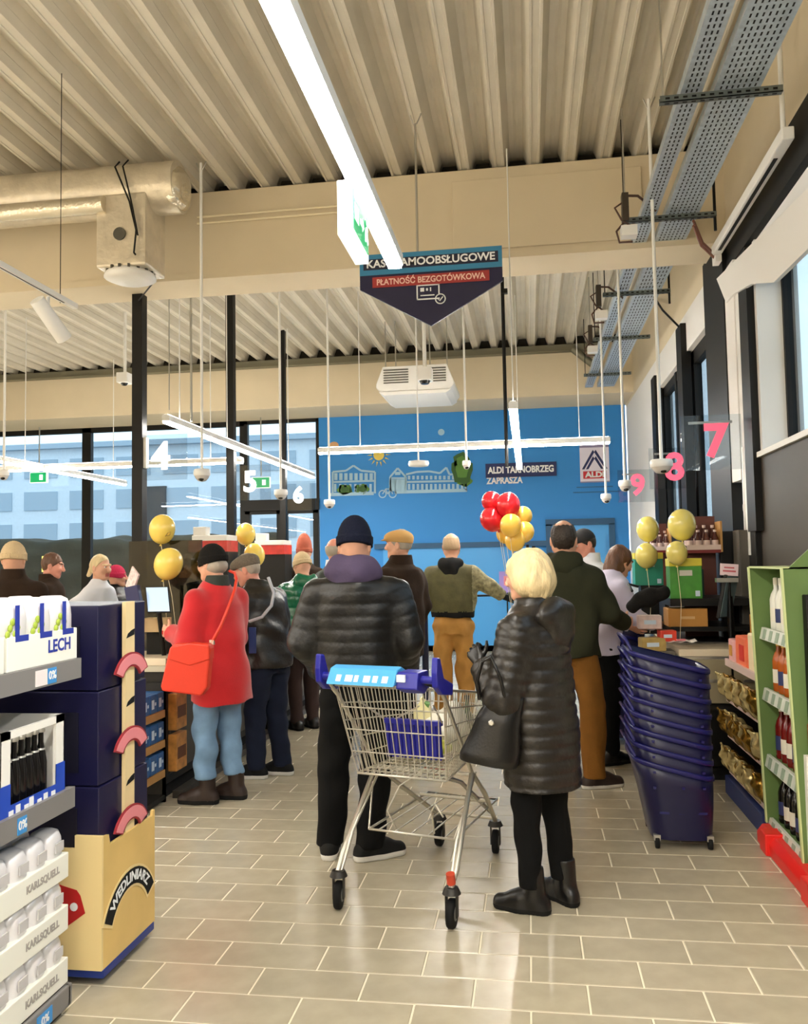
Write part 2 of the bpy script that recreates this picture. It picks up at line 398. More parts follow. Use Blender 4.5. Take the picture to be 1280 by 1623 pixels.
def person(label, x, y, yaw, H, S, name='person'):
    s = H / 1.75
    root = empty(name, (x, y, 0), label, 'person', yaw)
    lean = S.get('lean', (0, 0)); vx = S.get('vox', .0105)
    sc = lambda V: V * s
    def emit(nm, fields, mats, par=root):
        return np_obj(nm, [(sc(V), Q, (m if not callable(m) else (lambda c, m=m: m(c / s)))) for V, Q, m in fields], mats, par)
    # arms
    arms = {}
    for sd, sg in (('L', -1), ('R', 1)):
        a = S['arms'][sd]; sh = np.array(a.get('sh', (sg * (S.get('rx', .2) - .025) + lean[0] * .9, lean[1] * .9, 1.365)), float)
        arms[sd] = (sh, np.array(a['el'], float), np.array(a['wr'], float), a)
    feet = S['feet']                                             # ((x, y, toe yaw), (x, y, toe yaw)) left, right
    hips = [np.array((-.09, 0, .90)), np.array((.09, 0, .90))]
    ank = [np.array((f[0], f[1], .09)) for f in feet]
    kn = []
    for i in (0, 1):
        m = (hips[i] + ank[i]) / 2; fy = feet[i][2]
        kn.append(m + np.array((-math.sin(fy) * .03, math.cos(fy) * .03, .03)))
    # body: torso, limbs, head with face, hands
    skin = S.get('skin', SKIN)
    hpos = np.array((lean[0] * 1.15 + S.get('head_off', (0, 0))[0], lean[1] * 1.15 + S.get('head_off', (0, 0))[1] + .012, 1.643 + S.get('head_dz', 0)))
    hyaw, hpitch = S.get('head', (0, 0)); HR = rot_yp(hyaw, hpitch); hs = S.get('hs', 1.0)
    piv = np.array((0, -.02, -.12))
    hx = lambda V: ((V - piv) @ HR.T + piv) * hs + hpos
    bp = [lo([(z, a, b, c * .72, d * .72) for z, a, b, c, d in torso(.86, .17, .115, lean=lean, top=1.50)], .03),
          rc((lean[0] * .95, lean[1] * .95 - .01, 1.38), hpos + np.array((0, -.02, -.13)), .052, .05)]
    for i in (0, 1): bp += [rc(hips[i], kn[i], .07, .05), rc(kn[i], ank[i], .048, .036), rc(ank[i], ank[i] + np.array((-math.sin(feet[i][2]) * .1, math.cos(feet[i][2]) * .1, -.05)), .033, .03)]
    for sd in 'LR':
        sh, e, w, a = arms[sd]; bp += [rc(sh, e, .042, .036), rc(e, w, .036, .026)]
    parts = [(*sdf_mesh(bp, .016), 0), (hx(HEADM[0]), HEADM[1], None)]
    parts[1] = (parts[1][0], parts[1][1], head_mi(HEADM[0][HEADM[1]].mean(1)))
    for V, Q, f in EYES: parts.append((hx(V), Q, f(V[Q].mean(1))))
    glove = S.get('glove')
    for sd, sg in (('L', -1), ('R', 1)):
        sh, e, w, a = arms[sd]
        d = np.array(a.get('hd', w - e)); n = a.get('pn', (-sg, .3, 0))
        V, Q = sdf_mesh(hand_prims(w, d, n, sg if not a.get('flip') else -sg, a.get('curl', .6)), a.get('hv', .0045))
        parts.append((V, Q, 5 if glove else 0))
    fields = []
    for V, Q, m in parts:
        mm = m if isinstance(m, np.ndarray) else np.full(len(Q), m); fields.append((sc(V), Q, mm))
    Vs, Qs, ms, o = [], [], [], 0
    for V, Q, m in fields: Vs.append(V); Qs.append(Q + o); ms.append(m); o += len(V)
    allm = np.concatenate(ms)
    np_obj('body', [(np.concatenate(Vs), np.concatenate(Qs), lambda c: allm)], [skin, LIP, S.get('brow', BROW), EYEW, IRIS, glove or skin], root)
    # trousers
    T = S['trousers']; tr = T.get('r', (.098, .078, .062)); hemz = T.get('hem', .075)
    tp = [lo([(.80, 0, 0, .165 * T.get('w', 1), .12), (.9, 0, 0, .175 * T.get('w', 1), .128), (1.0, lean[0] * .2, lean[1] * .2, .165 * T.get('w', 1), .12)], .04)]
    for i in (0, 1): tp += [rc(hips[i] + np.array((0, 0, -.02)), kn[i], tr[0], tr[1], .03), rc(kn[i], ank[i] + np.array((0, 0, -.02)), tr[1], tr[2], .02)]
    cut = lambda post, z0, z1=9: (lambda F, X, Y, Z: np.maximum(post(F, X, Y, Z), np.maximum(z0 - Z, Z - z1) + 0 * F))
    V, Q = sdf_mesh(tp, vx, cut(folds(T.get('fold', .009), T.get('ff', 38), 7, .9), hemz))
    emit('trousers', [(V, Q, T.get('mi', 0))], T['mats'])
    # shoes
    for i in (0, 1):
        K = S['shoes']; f = feet[i]; c = math.cos(f[2]); sn = math.sin(f[2])
        loc = lambda px, py, pz: np.array((f[0] + px * c - py * sn, f[1] + px * sn + py * c, pz))
        R3 = np.array(rotz(f[2]))
        bh = K.get('boot', .10)
        sp = [rc(loc(0, -.05, .048), loc(0, .05, .05), .041, .043, .02), rc(loc(0, .06, .045), loc(.004, .16, .035), .045, .035, .025),
              rc(loc(0, .0, .085), loc(0, .085, .058), .046, .038, .03), rc(loc(0, -.02, .06), loc(0, -.008, bh), .05, K.get('br', .052), .02),
              rc(loc(0, -.052, .016), loc(.0, .06, .016), .041, .047, .02), rc(loc(.0, .06, .016), loc(.004, .155, .016), .047, .04, .02)]
        V, Q = sdf_mesh(sp, .0065, lambda F, X, Y, Z: np.maximum(F, np.maximum(.001 - Z, Z - bh - .02) + 0 * F))
        sz = K.get('sole', .026)
        emit('shoe', [(V, Q, lambda cc: (cc[:, 2] < sz).astype(int))], K['mats'])
    # jacket or coat
    J = S['jacket']; prof = J['prof']; q = J.get('quilt')
    jp = [lo(prof, .035, q)]
    sr = J.get('sr', (.078, .066, .054)); sq = J.get('squilt', q)
    for sd, sg in (('L', -1), ('R', 1)):
        sh, e, w, a = arms[sd]; d = (w - e) / np.linalg.norm(w - e)
        jp += [rc(sh, e, sr[0], sr[1], .045, sq), rc(e, w + d * .0, sr[1], sr[2], .02, sq)]
    def cuffs(F, X, Y, Z):
        F = folds(J.get('fold', .006), J.get('ff', 30), 7)(F, X, Y, Z)
        for sd in 'LR':
            sh, e, w, a = arms[sd]; d = (w - e) / np.linalg.norm(w - e); c0 = w - d * .005
            pl = (X - c0[0]) * d[0] + (Y - c0[1]) * d[1] + (Z - c0[2]) * d[2]
            near = np.sqrt((X - w[0]) ** 2 + (Y - w[1]) ** 2 + (Z - w[2]) ** 2) - .075
            F = np.maximum(F, -np.maximum(-pl, near))
        return F
    V, Q = sdf_mesh(jp, vx, cuffs)
    emit('coat' if J.get('long') else 'jacket', [(V, Q, J.get('mi', 0))], J['mats'])
    # worn things: hood, hat, hair, scarf ... each a field in torso ('t') or head ('h') space
    for nm, sp, prims, mats, kw in S.get('extra', []):
        V, Q = sdf_mesh(prims, kw.get('v', .008), kw.get('post'))
        mi = kw.get('mi', 0)
        if callable(mi): mm = mi(V[Q].mean(1))
        else: mm = np.full(len(Q), mi)
        V2 = hx(V) if sp == 'h' else V
        o = np_obj(nm, [(sc(V2), Q, lambda c, mm=mm: mm)], mats, root)
        if kw.get('label'): o['label'] = kw['label']
    return root
# headwear and hair, in head space
def above(a, b, c, d): return lambda F, X, Y, Z: np.maximum(F, -(a * X + b * Y + c * Z - d))
def strands(amp, f=150, post=None):
    def g(F, X, Y, Z):
        F = F + amp * (np.sin(f * X + 4 * np.sin(12 * Z)) * .5 + np.sin(f * Y * .9 + 3 * np.sin(15 * Z + 1)) * .5 + .6 * np.sin(38 * (X + Y) + 9 * Z))
        return post(F, X, Y, Z) if post else F
    return g
def beanie(m, roll=True, tall=.0, knit=.0016):
    pr = [el((0, -.012, .012 + tall * .4), (.089, .106, .116 + tall), .02)]
    if roll: pr += [bxring()]
    def post(F, X, Y, Z):
        F = np.maximum(F, -(Z + .12 * Y + .022) * .99)
        ang = np.arctan2(Y + .012, X)
        return F + knit * np.sin(ang * 46)
    return ('hat', 'h', pr, [m], dict(v=.006, post=post))
def bxring(): return lo([(-.035, 0, -.012, .094, .111), (.03, 0, -.015, .096, .113)], .008)
def short_hair(m, lowz=-.05, bald=0.0, amp=.0018):
    def post(F, X, Y, Z):
        F = strands(amp, 210)(F, X, Y, Z)
        F = np.maximum(F, (Y - Z - .03) * .7)
        F = np.maximum(F, lowz - Z + 0 * F)
        if bald: F = np.maximum(F, -(np.sqrt(X ** 2 + (Y + .035) ** 2 + (Z - .11) ** 2) - bald))
        return F
    return ('hair', 'h', [el((0, -.016, .012), (.083, .100, .109), .01)], [m], dict(v=.006, post=post))
# ------------------------------------------------------------------ the hall
WALLR = 1.74; YB = 15.0; ZC = 5.12; ZB = 4.27
MTL = mat('ceiling_deck', '#d3ccbc', .5, bump=.03, bscale=30, var=.05, vscale=3); BEI = mat('beige_plaster', '#d8caae', .8, bump=.05, bscale=40, var=.03, vscale=2)
BLUEW = mat('blue_wall_paint', '#2685d2', .55, bump=.03, bscale=60); WHW = mat('white_wall_paint', '#e6e4e0', .6); BRW = mat('brown_wall_panel', '#3a3226', .6, var=.05)
BLKM = mat('black_metal', '#0d0c0a', .5, spec=.3); GROUT = mat('grout', '#e6dcc4', .8)
TILE = mat('floor_tile', '#b0a690', .22, bump=.06, bscale=14, var=.07, vscale=9, rand=.06, spec=.6)
GAL = mat('galvanised_steel', '#b4c0c8', .36, metal=.35, var=.15, vscale=20); WHP2 = mat('white_plastic', '#e9e8e4', .4); GREYP = mat('grey_plastic', '#8d8a84', .5)
DGR = mat('dark_grey_laminate', '#1d1b18', .5, spec=.35); STEEL = mat('brushed_steel', '#b9b7b0', .32, metal=.85); CHROME = mat('chrome_wire', '#d2cdc0', .3, metal=.75)
PANE = glass('window_glass', '#dfeaf0', .05)
struct = lambda o: tag(o, kind='structure')
XL, YN = -12.0, -7.0
# floor: grout bed, tiles one by one near the camera
fl = struct(MB().span((XL, YN, -.12), (3.2, YB + .2, -.003)).build('floor', GROUT))
TX0, TY0, TW, TH = .7986, 4.5703, .417, .2085; G = .0075
def tile_mb(): return MB()
def tile_shape(m, cx, cy):
    a, b, c = TW / 2 - G / 2, TH / 2 - G / 2, .0025
    vs = [(cx - a, cy - b, -.008), (cx + a, cy - b, -.008), (cx + a, cy + b, -.008), (cx - a, cy + b, -.008), (cx - a, cy - b, -c), (cx + a, cy - b, -c), (cx + a, cy + b, -c), (cx - a, cy + b, -c),
          (cx - a + c, cy - b + c, 0), (cx + a - c, cy - b + c, 0), (cx + a - c, cy + b - c, 0), (cx - a + c, cy + b - c, 0)]
    return m.add(vs, [(0, 1, 5, 4), (1, 2, 6, 5), (2, 3, 7, 6), (3, 0, 4, 7), (4, 5, 9, 8), (5, 6, 10, 9), (6, 7, 11, 10), (7, 4, 8, 11), (8, 9, 10, 11)])
cells = []
for k in range(-50, 36):
    cy = TY0 - TH * (k + .5)
    for j in range(-60, 12):
        if (j + k) % 2 == 0: continue
        cx = TX0 + TH * (j + 1)
        if XL < cx - .2 and cx + .2 < 2.2 and YN < cy < YB - .05: cells.append((cx, cy))
def vis(c):
    d = Vector((c[0], c[1], 0)) - CP; z = d.dot(CW)
    if z < .5: return None
    return 640 + F_PX * d.dot(CR) / z, 811.5 - F_PX * d.dot(CU) / z, z
rank = []
for c in cells:
    v = vis(c)
    if v and -60 < v[0] < 1340 and v[1] < 1680: rank.append((v[2], c))
rank.sort(); near = [c for _, c in rank[:300]]; ns = set(near)
t0 = tile_shape(MB(), 0, 0).build('tile', TILE, fl, world=False)
for i, c in enumerate(near):
    o = t0 if i == 0 else t0.copy()
    if i: COL.objects.link(o); o.parent = fl
    o.location = (c[0], c[1], 0)
m = MB()
for c in cells:
    if c not in ns: tile_shape(m, *c)
tag(m.build('tile_field', TILE, fl), kind='stuff')
# ceiling: deck sheets with deep ribs on two transverse beams
cl = struct(MB().span((XL, YN, ZC + .2), (3.2, YB + .3, ZC + .3)).build('ceiling', MTL))
def deck(x0, n, y0, y1):
    pr = []
    for i in range(n):
        b = x0 + i * .31
        pr += [(b, ZC), (b + .018, ZC), (b + .022, ZC + .006), (b + .068, ZC + .006), (b + .072, ZC), (b + .09, ZC), (b + .115, ZC + .06), (b + .113, ZC + .068), (b + .14, ZC + .14), (b + .18, ZC + .14), (b + .2, ZC + .132), (b + .22, ZC + .14), (b + .26, ZC + .14), (b + .287, ZC + .068), (b + .285, ZC + .06)]
    pr.append((x0 + n * .31, ZC)); m = MB()
    vs = [(x, y0, z) for x, z in pr] + [(x, y1, z) for x, z in pr]; k = len(pr)
    m.add(vs, [(i, k + i, k + i + 1, i + 1) for i in range(k - 1)])
    return m.build('deck_sheet', MTL, cl)
x = XL
while x < 1.7:
    deck(x, 3, YN, 7.55); deck(x + .0001, 3, 7.75, 13.98); x += .93
# beams
BM = lambda y0, y1, nm: struct(MB().span((XL, y0, ZB), (WALLR + .05, y1, ZC - .01)).build(nm, BEI, bevel=.01))
BM(7.40, 7.90, 'trim_1'); b2 = BM(13.9, YB + .1, 'trim_2')
DARKF = mat('flute_shade_filler', '#2a241a', .9)  # foam closures, coloured dark to stand in for shade in the flute ends too
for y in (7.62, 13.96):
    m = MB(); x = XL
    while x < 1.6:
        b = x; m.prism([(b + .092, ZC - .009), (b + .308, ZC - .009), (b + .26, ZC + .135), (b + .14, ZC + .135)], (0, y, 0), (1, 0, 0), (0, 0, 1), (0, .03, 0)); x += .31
    m.build('flute_shade_filler', DARKF, cl)['kind'] = 'stuff'
for z in (4.86, 4.80):
    tag(MB().cyl((-3.0, 7.375, z), (-1.62, 7.375, z), .011, seg=8).build('conduit', mat('cream_conduit', '#efe3c4', .4), loc=(-2.3, 7.375, z)), 'upper cream conduit along the beam left of the exit sign' if z > 4.83 else 'lower cream conduit along the beam left of the exit sign', 'conduit')
struct(MB().span((-.6, 7.375, 4.36), (1.05, 7.402, 5.0)).build('trim_3', BEI, bevel=.006))
struct(MB().span((XL, 7.38, 4.27), (WALLR, 7.41, 4.33)).build('trim_4', BEI))
# steel channel in front of the far beam, diagonal brace
tag(MB().span((XL, 13.80, 4.97), (1.3, 13.88, 5.09)).span((XL, 13.74, 4.97), (1.3, 13.82, 4.985)).build('steel_channel', mat('dull_steel', '#7d7a68', .5, metal=.4), loc=(-4, 13.8, 5)), 'grey steel channel under the far deck edge above the blue wall', 'channel')
tag(MB().cyl((.78, 13.75, 5.0), (1.35, 13.75, 4.5), .06, seg=4).build('steel_brace', MATS['dull_steel'], loc=(1, 13.75, 4.8)), 'diagonal grey steel brace beside the end of the cable trays', 'brace')
# far wall: blue part, glazing to its left
wb = struct(MB().span((-3.77, YB, 0), (1.72, YB + .2, ZB + .02)).build('wall_far', BLUEW))
struct(MB().span((-12, YN - .2, 0), (3.2, YN, ZC + .3)).build('wall_near', BEI)); struct(MB().span((XL - .2, YN, 0), (XL, YB + .2, ZC + .3)).build('wall_left', BEI))
LBL = mat('light_blue_panel', '#4aa0e4', .4); DBL = mat('blue_door_frame', '#1a4f77', .5)
# panelled gate in the blue wall, second door at its right
g = struct(MB().span((-2.6, YB - .03, 0), (.1, YB + .0, 1.86)).build('door_1', LBL)); 
MB().span((-2.75, YB - .08, 1.83), (.35, YB - .03, 1.92)).build('door_rail', DBL, g); MB().span((.05, YB - .07, 0), (.11, YB - .03, 1.84)).build('door_post', BLKM, g)
d2 = struct(MB().span((.40, YB - .02, 0), (1.38, YB + .0, 2.22)).build('door_2', LBL))
MB().span((.30, YB - .06, 2.18), (1.48, YB - .02, 2.29)).span((.30, YB - .06, 0), (.40, YB - .02, 2.2)).span((1.38, YB - .06, 0), (1.48, YB - .02, 2.2)).build('door_frame', DBL, d2)
MB().span((.46, YB - .05, .1), (1.32, YB - .02, 2.0)).build('door_leaf', LBL, d2)
struct(MB().span((-3.77, YB - .03, 0), (1.7, YB, .1)).build('baseboard_far', WHW))
# mural: outlines of town buildings, sun, tree, bushes, bicycle; lettering and emblem
MWH = mat('mural_pale_blue', '#9cc3dc', .6); MGR = mat('mural_green', '#4f7f2e', .6); MGR2 = mat('mural_dark_green', '#2f5a22', .6); MYE = mat('mural_yellow', '#d9c35a', .6); MOR = mat('mural_peach', '#d9a878', .6)
mu = MB(); mz = lambda px, py: W(px, py, YB - .012)
def seg(m, a, b, w=.018, mi=0):
    A_, B_ = mz(*a), mz(*b); d = (B_ - A_); 
    if d.length < 1e-4: return
    d.normalize(); n = Vector((-d.z, 0, d.x)) * w
    m.add([A_ + n, B_ + n, B_ - n, A_ - n], [(0, 1, 2, 3)], mi)
def poly(m, pts, w=.018, mi=0):
    for p, q in zip(pts[:-1], pts[1:]): seg(m, p, q, w, mi)
poly(mu, [(527, 782), (527, 748), (548, 746), (560, 738), (572, 746), (594, 748), (594, 782)]); poly(mu, [(527, 764), (594, 762)])
for i in range(8): seg(mu, (532 + i * 8, 750), (532 + i * 8, 761), .03); seg(mu, (531 + i * 8, 767), (531 + i * 8, 780), .022)
poly(mu, [(618, 778), (618, 756), (630, 742), (643, 756), (643, 778)]); poly(mu, [(618, 758), (643, 758)]); seg(mu, (630, 748), (630, 753), .05)
for i in range(3): seg(mu, (622 + i * 8, 760), (622 + i * 8, 777), .05)
poly(mu, [(643, 752), (660, 748), (680, 747), (697, 750), (707, 741), (712, 752), (738, 751), (738, 777)]); poly(mu, [(643, 764), (738, 762)])
for i in range(13): seg(mu, (648 + i * 7, 754), (648 + i * 7, 760), .022); seg(mu, (648 + i * 7, 767), (648 + i * 7, 776), .022)
poly(mu, [(625, 780), (740, 777)], .03); poly(mu, [(522, 784), (592, 782)], .03)
o = mu.build('mural_buildings', MWH, wb); 
m = MB(); ring = []
for cx, cy, rx, ry, mi in ((546, 776, 12, 8, 0), (573, 775, 12, 8, 0), (732, 745, 17, 22, 1), (731, 731, 13, 14, 1), (736, 762, 12, 9, 0)):
    for k in range(2):
        n = 14; pts = []
        for i in range(n):
            a = 2 * math.pi * i / n; r = (1 + .12 * math.sin(5 * a + cx)) * (1 - .4 * k); pts.append(mz(cx + rx * r * math.cos(a), cy + ry * r * math.sin(a)) + Vector((0, -.003 * k - .001 * mi, 0)))
        m.add(pts, [tuple(range(n))[::-1]], mi if k == 0 else 1 - mi)
m.build('mural_leaves', [MGR, MGR2], wb)
m = MB(); c = mz(600, 721); 
m.add([c + Vector((math.cos(a) * .1, 0, math.sin(a) * .1)) for a in [2 * math.pi * i / 16 for i in range(16)]], [tuple(range(16))])
for i in range(14):
    a = 2 * math.pi * i / 14; u = Vector((math.cos(a), 0, math.sin(a))); v = Vector((-u.z, 0, u.x)) * .014; m.add([c + u * .13 + v, c + u * .22, c + u * .13 - v], [(0, 1, 2)])
m.build('mural_sun', MYE, wb)
m = MB()
for cx in (606, 622):
    c = mz(cx, 783); n = 14
    for i in range(n):
        a, b = 2 * math.pi * i / n, 2 * math.pi * (i + 1) / n
        m.add([c + Vector((math.cos(a) * .075, 0, math.sin(a) * .075)), c + Vector((math.cos(b) * .075, 0, math.sin(b) * .075)), c + Vector((math.cos(b) * .055, 0, math.sin(b) * .055)), c + Vector((math.cos(a) * .055, 0, math.sin(a) * .055))], [(0, 1, 2, 3)])
poly(m, [(606, 783), (611, 775), (619, 775), (622, 783)], .01); poly(m, [(611, 775), (614, 783), (619, 775)], .01); poly(m, [(619, 775), (618, 771)], .01)
m.build('mural_bicycle', MWH, wb)
m = MB(); c = mz(699, 685); m.add([c + Vector((math.cos(a) * .06, 0, math.sin(a) * .06)) for a in [2 * math.pi * i / 12 for i in range(12)]], [tuple(range(12))]); m.build('mural_dot', MWH, wb)
m = MB(); c = mz(529, 706); m.add([c + Vector((math.cos(a) * .09, 0, math.sin(a) * .07)) for a in [2 * math.pi * i / 12 for i in range(12)]], [tuple(range(12))]); m.build('mural_cloud', MOR, wb)
NAV = mat('navy_print', '#10215a', .5); WHI = mat('white_print', '#eef0f2', .5); REDP = mat('red_print', '#c8202c', .5); LBP = mat('light_blue_print', '#3fa0d8', .5)
a, b = W(769, 737, YB - .02), W(882, 754, YB - .02)
MB().span((a.x, YB - .022, b.z), (b.x, YB - .01, a.z + .02)).build('text_panel', NAV, wb)
text_mesh('ALDI TARNOBRZEG', .16, 'lettering', WHI, wb, ((a.x + b.x) / 2, YB - .025, (a.z + b.z) / 2 + .01), (1, 0, 0), (0, 0, 1), .004, width=(b.x - a.x) * .93, bold=.006)
text_mesh('ZAPRASZA', .16, 'lettering', WHI, wb, (a.x + .33, YB - .018, W(800, 762, YB).z), (1, 0, 0), (0, 0, 1), .004, width=.64, bold=.006)
# shop emblem board on the blue wall
a, b = W(918, 710, YB - .03), W(966, 762, YB - .03); ex = (a.x + b.x) / 2; ez = (a.z + b.z) / 2; ew = b.x - a.x; eh = a.z - b.z
em = empty('emblem_board', (ex, YB, ez), 'white square shop emblem board with blue striped letter A on the blue wall', 'sign')
MB().span((ex - ew / 2, YB - .03, ez - eh / 2), (ex + ew / 2, YB, ez + eh / 2)).build('board', mat('emblem_white', '#e4dfee', .5), em)
MB().span((ex - ew / 2, YB - .028, ez - eh / 2 - .02), (ex + ew / 2, YB - .005, ez - eh / 2)).span((ex - ew / 2, YB - .028, ez + eh / 2), (ex + ew / 2, YB - .005, ez + eh / 2 + .08)).build('frame', mat('emblem_edge', '#8f86a8', .5), em)
m = MB(); P2 = lambda u, v: (ex + (u - .5) * ew, YB - .034, ez + (v - .5) * eh)
for off in (0, .1):
    for sg in (1, -1):
        q = [(.5 + sg * (.44 - off * 1.4), .36), (.5 + sg * (.355 - off * 1.4), .36), (.5 + sg * (-.005), .86 - off * 1.9), (.5 + sg * (.05), .93 - off * 1.9)]
        m.add([P2(*p) for p in q], [(0, 1, 2, 3)])
m.build('letter_mark', NAV, em)
MB().add([P2(.1, .08), P2(.9, .08), P2(.9, .3), P2(.1, .3)], [(0, 1, 2, 3)]).build('name_bar', REDP, em)
text_mesh('ALDI', .13, 'lettering', WHI, em, (ex, YB - .036, ez - .31 * eh), (1, 0, 0), (0, 0, 1), .004, width=ew * .66, bold=.006)
MB().span((ex - .32, YB - .02, ez - eh * .68), (ex + .3, YB - .01, ez - eh * .65)).span((ex - .38, YB - .02, ez - eh * .83), (ex + .42, YB - .01, ez - eh * .80)).build('caption_lines', mat('caption_blue', '#1c5f93', .5), wb)
# glazed front left of the blue wall
def window(nm, x0, x1, z0, z1, y=YB + .06, fr=.07, mull=(), trans=()):
    m = MB().span((x0, y - .05, z1 - fr), (x1, y + .05, z1)).span((x0, y - .05, z0), (x1, y + .05, z0 + fr))
    for xx in (x0, x1 - fr): m.span((xx, y - .05, z0), (xx + fr, y + .05, z1))
    for xx in mull: m.span((xx - .05, y - .06, z0), (xx + .05, y + .06, z1))
    for zz in trans: m.span((x0, y - .05, zz - .04), (x1, y + .05, zz + .04))
    o = struct(m.build(nm, BLKM)); MB().span((x0 + .02, y - .008, z0 + .02), (x1 - .02, y + .008, z1 - .02)).build('pane', PANE, o); return o
window('window_1', -5.2, -3.77, 2.72, ZB, fr=.06)
window('window_2', -8.35, -5.2, 0, ZB, fr=.09); window('window_3', -11.9, -8.35, 0, ZB, fr=.09)
d3 = window('door_3', -5.2, -4.49, 0, 2.62, fr=.1); d4 = window('door_4', -4.49, -3.80, 0, 2.62, fr=.1)
struct(MB().span((-5.2, YB - .06, 2.58), (-3.77, YB + .12, 2.78)).build('trim_5', BLKM))
# right wall: plaster, window frames set into it
struct(MB().span((WALLR, 8.12, ZB - .05), (WALLR + .2, YB, ZC + .3)).span((WALLR, YN, 4.32), (WALLR + .2, 8.12, ZC + .3)).build('wall_right', BEI))
struct(MB().span((WALLR + .0, 11.5, 0), (WALLR + .2, YB, ZB - .05)).span((WALLR, 8.05, 3.81), (WALLR + .2, 11.5, ZB - .05)).build('trim_6', WHW))
struct(MB().span((WALLR, 6.62, 0), (WALLR + .2, 11.5, 1.78)).span((WALLR, YN, 0), (WALLR + .2, 6.62, 2.33)).build('trim_7', BRW))
struct(MB().span((WALLR - .07, 7.28, 1.5), (WALLR + .2, 8.05, 4.3)).build('trim_8', BLKM))
struct(MB().span((WALLR - .04, YN, 3.98), (WALLR + .2, 7.5, 4.32)).build('trim_9', BLKM))
struct(MB().span((WALLR - .05, 6.84, 1.6), (WALLR + .15, 7.0, 3.95)).span((WALLR - .06, 6.98, 2.2), (WALLR + .15, 7.28, 3.98)).build('trim_10', [WHW]))
struct(MB().span((WALLR - .055, 6.62, 1.78), (WALLR + .16, 6.86, 3.95)).build('trim_11', BLKM))
# white reveal round the near window
m = MB().span((WALLR - .0, 6.56, 2.36), (WALLR + .30, 6.62, 3.98)); m.prism([(0, 4.0), (.24, 3.74), (.24, 3.8), (0, 4.06)], (WALLR - .0, YN, 0), (1, 0, 0), (0, 0, 1), (0, 6.62 - YN, 0))
m.span((WALLR - .03, YN, 2.33), (WALLR + .26, 6.62, 2.37)); struct(m.build('trim_12', WHW))
hp = [WX(*q, WALLR - .075) for q in ((1135, 442), (1280, 297), (1330, 245), (1330, 345), (1225, 448), (1190, 450), (1162, 466), (1150, 480))]
struct(MB().prism([(q.y, q.z) for q in hp], (WALLR - .075, 0, 0), (0, 1, 0), (0, 0, 1), (.03, 0, 0)).build('trim_16', WHW))
def rwin(nm, y0, y1, z0, z1, xx, fr=.06, mull=()):
    m = MB().span((xx - .04, y0, z1 - fr), (xx + .04, y1, z1)).span((xx - .04, y0, z0), (xx + .04, y1, z0 + fr))
    for yy in (y0, y1 - fr): m.span((xx - .04, yy, z0), (xx + .04, yy + fr, z1))
    for yy in mull: m.span((xx - .05, yy - .05, z0), (xx + .05, yy + .05, z1))
    o = struct(m.build(nm, BLKM)); MB().span((xx - .008, y0 + .02, z0 + .02), (xx + .008, y1 - .02, z1 - .02)).build('pane', PANE, o); return o
rwin('window_4', YN, 6.56, 2.36, 3.76, WALLR + .22, fr=.035, mull=(4.2, 1.5, -1.5, -4.5))
rwin('window_5', 9.45, 11.45, 1.78, 3.82, WALLR + .1, fr=.12, mull=(10.4,)); rwin('window_6', 8.05, 9.45, 1.78, 3.82, WALLR + .1, fr=.16)
m = struct(MB().span((WALLR - .06, 9.33, .9), (WALLR + .04, 9.62, 4.12)).build('trim_13', BLKM)); struct(MB().span((WALLR - .06, 11.3, .9), (WALLR + .04, 11.6, 3.98)).build('trim_14', BLKM))
# outside
GRD = mat('asphalt', '#6d7276', .9, var=.1); BLD = mat('pale_facade', '#eaf1f6', .8, var=.05); BLD2 = mat('facade_grid', '#b3c4d0', .7); DKW = mat('dark_window', '#1e2830', .3); HED = mat('hedge_leaf', '#2a2a1c', .9, bump=.8, bscale=12, var=.4, vscale=5)
struct(MB().span((-80, YB + .25, -.3), (60, 130, -.05)).span((3.3, -30, -.3), (60, YB + .25, -.05)).build('ground', GRD))
bl = empty('office_building', (-18, 46, 0), 'pale office block with rows of windows beyond the shop windows', 'building')
MB().span((-46, 46, 0), (-9, 58, 8.6)).build('wall', BLD, bl)
m = MB()
for i in range(12):
    for j in range(4):
        x0 = -44 + i * 2.9; m.span((x0, 45.93, 1.2 + j * 1.9), (x0 + 2.1, 46, 2.3 + j * 1.9))
m.build('window_row', BLD2, bl)['kind'] = 'stuff'
MB().span((-22.6, 45.8, 2.0), (-20.6, 46, 6.2)).build('entrance_panel', DKW, bl)
MB().span((-47, 45.6, 8.6), (-8.5, 58.3, 8.9)).build('roof', BLD2, bl)
V, Q = sdf_mesh([bx((0, 0, 1.2), (8, .7, 1.2), .3)], .11, folds(.12, 3.5, 9, 1))
o = np_obj('hedge', [(V, Q, 0)], [HED], None); o.location = (-14.5, 22, 0); tag(o, 'dark clipped hedge outside the left windows', 'hedge')
for i in range(5):
    lp = empty('garden_lamp', (-20 + i * 2.6, 20.0, 0), ['leftmost', 'second', 'third', 'fourth', 'rightmost'][i] + ' of the five small yellow lamps before the dark hedge', 'lamp', group='yellow lamps before the hedge')
    MB().cyl((-20 + i * 2.6, 20, 0), (-20 + i * 2.6, 20, 1.5), .05, seg=6).build('post', BLKM, lp); MB().cyl((-20 + i * 2.6, 20, 1.5), (-20 + i * 2.6, 20, 1.9), .12, seg=8).build('shade', mat('lamp_yellow', '#ffd25a', .5, emit=1.6), lp)
tag(MB().span((9.9, -20, 0), (10.1, 60, 2.6)).build('fence', mat('pale_hoarding', '#ccd8dc', .7, var=.06), loc=(10, 10, 0)), 'pale hoarding seen through the right windows', 'fence')
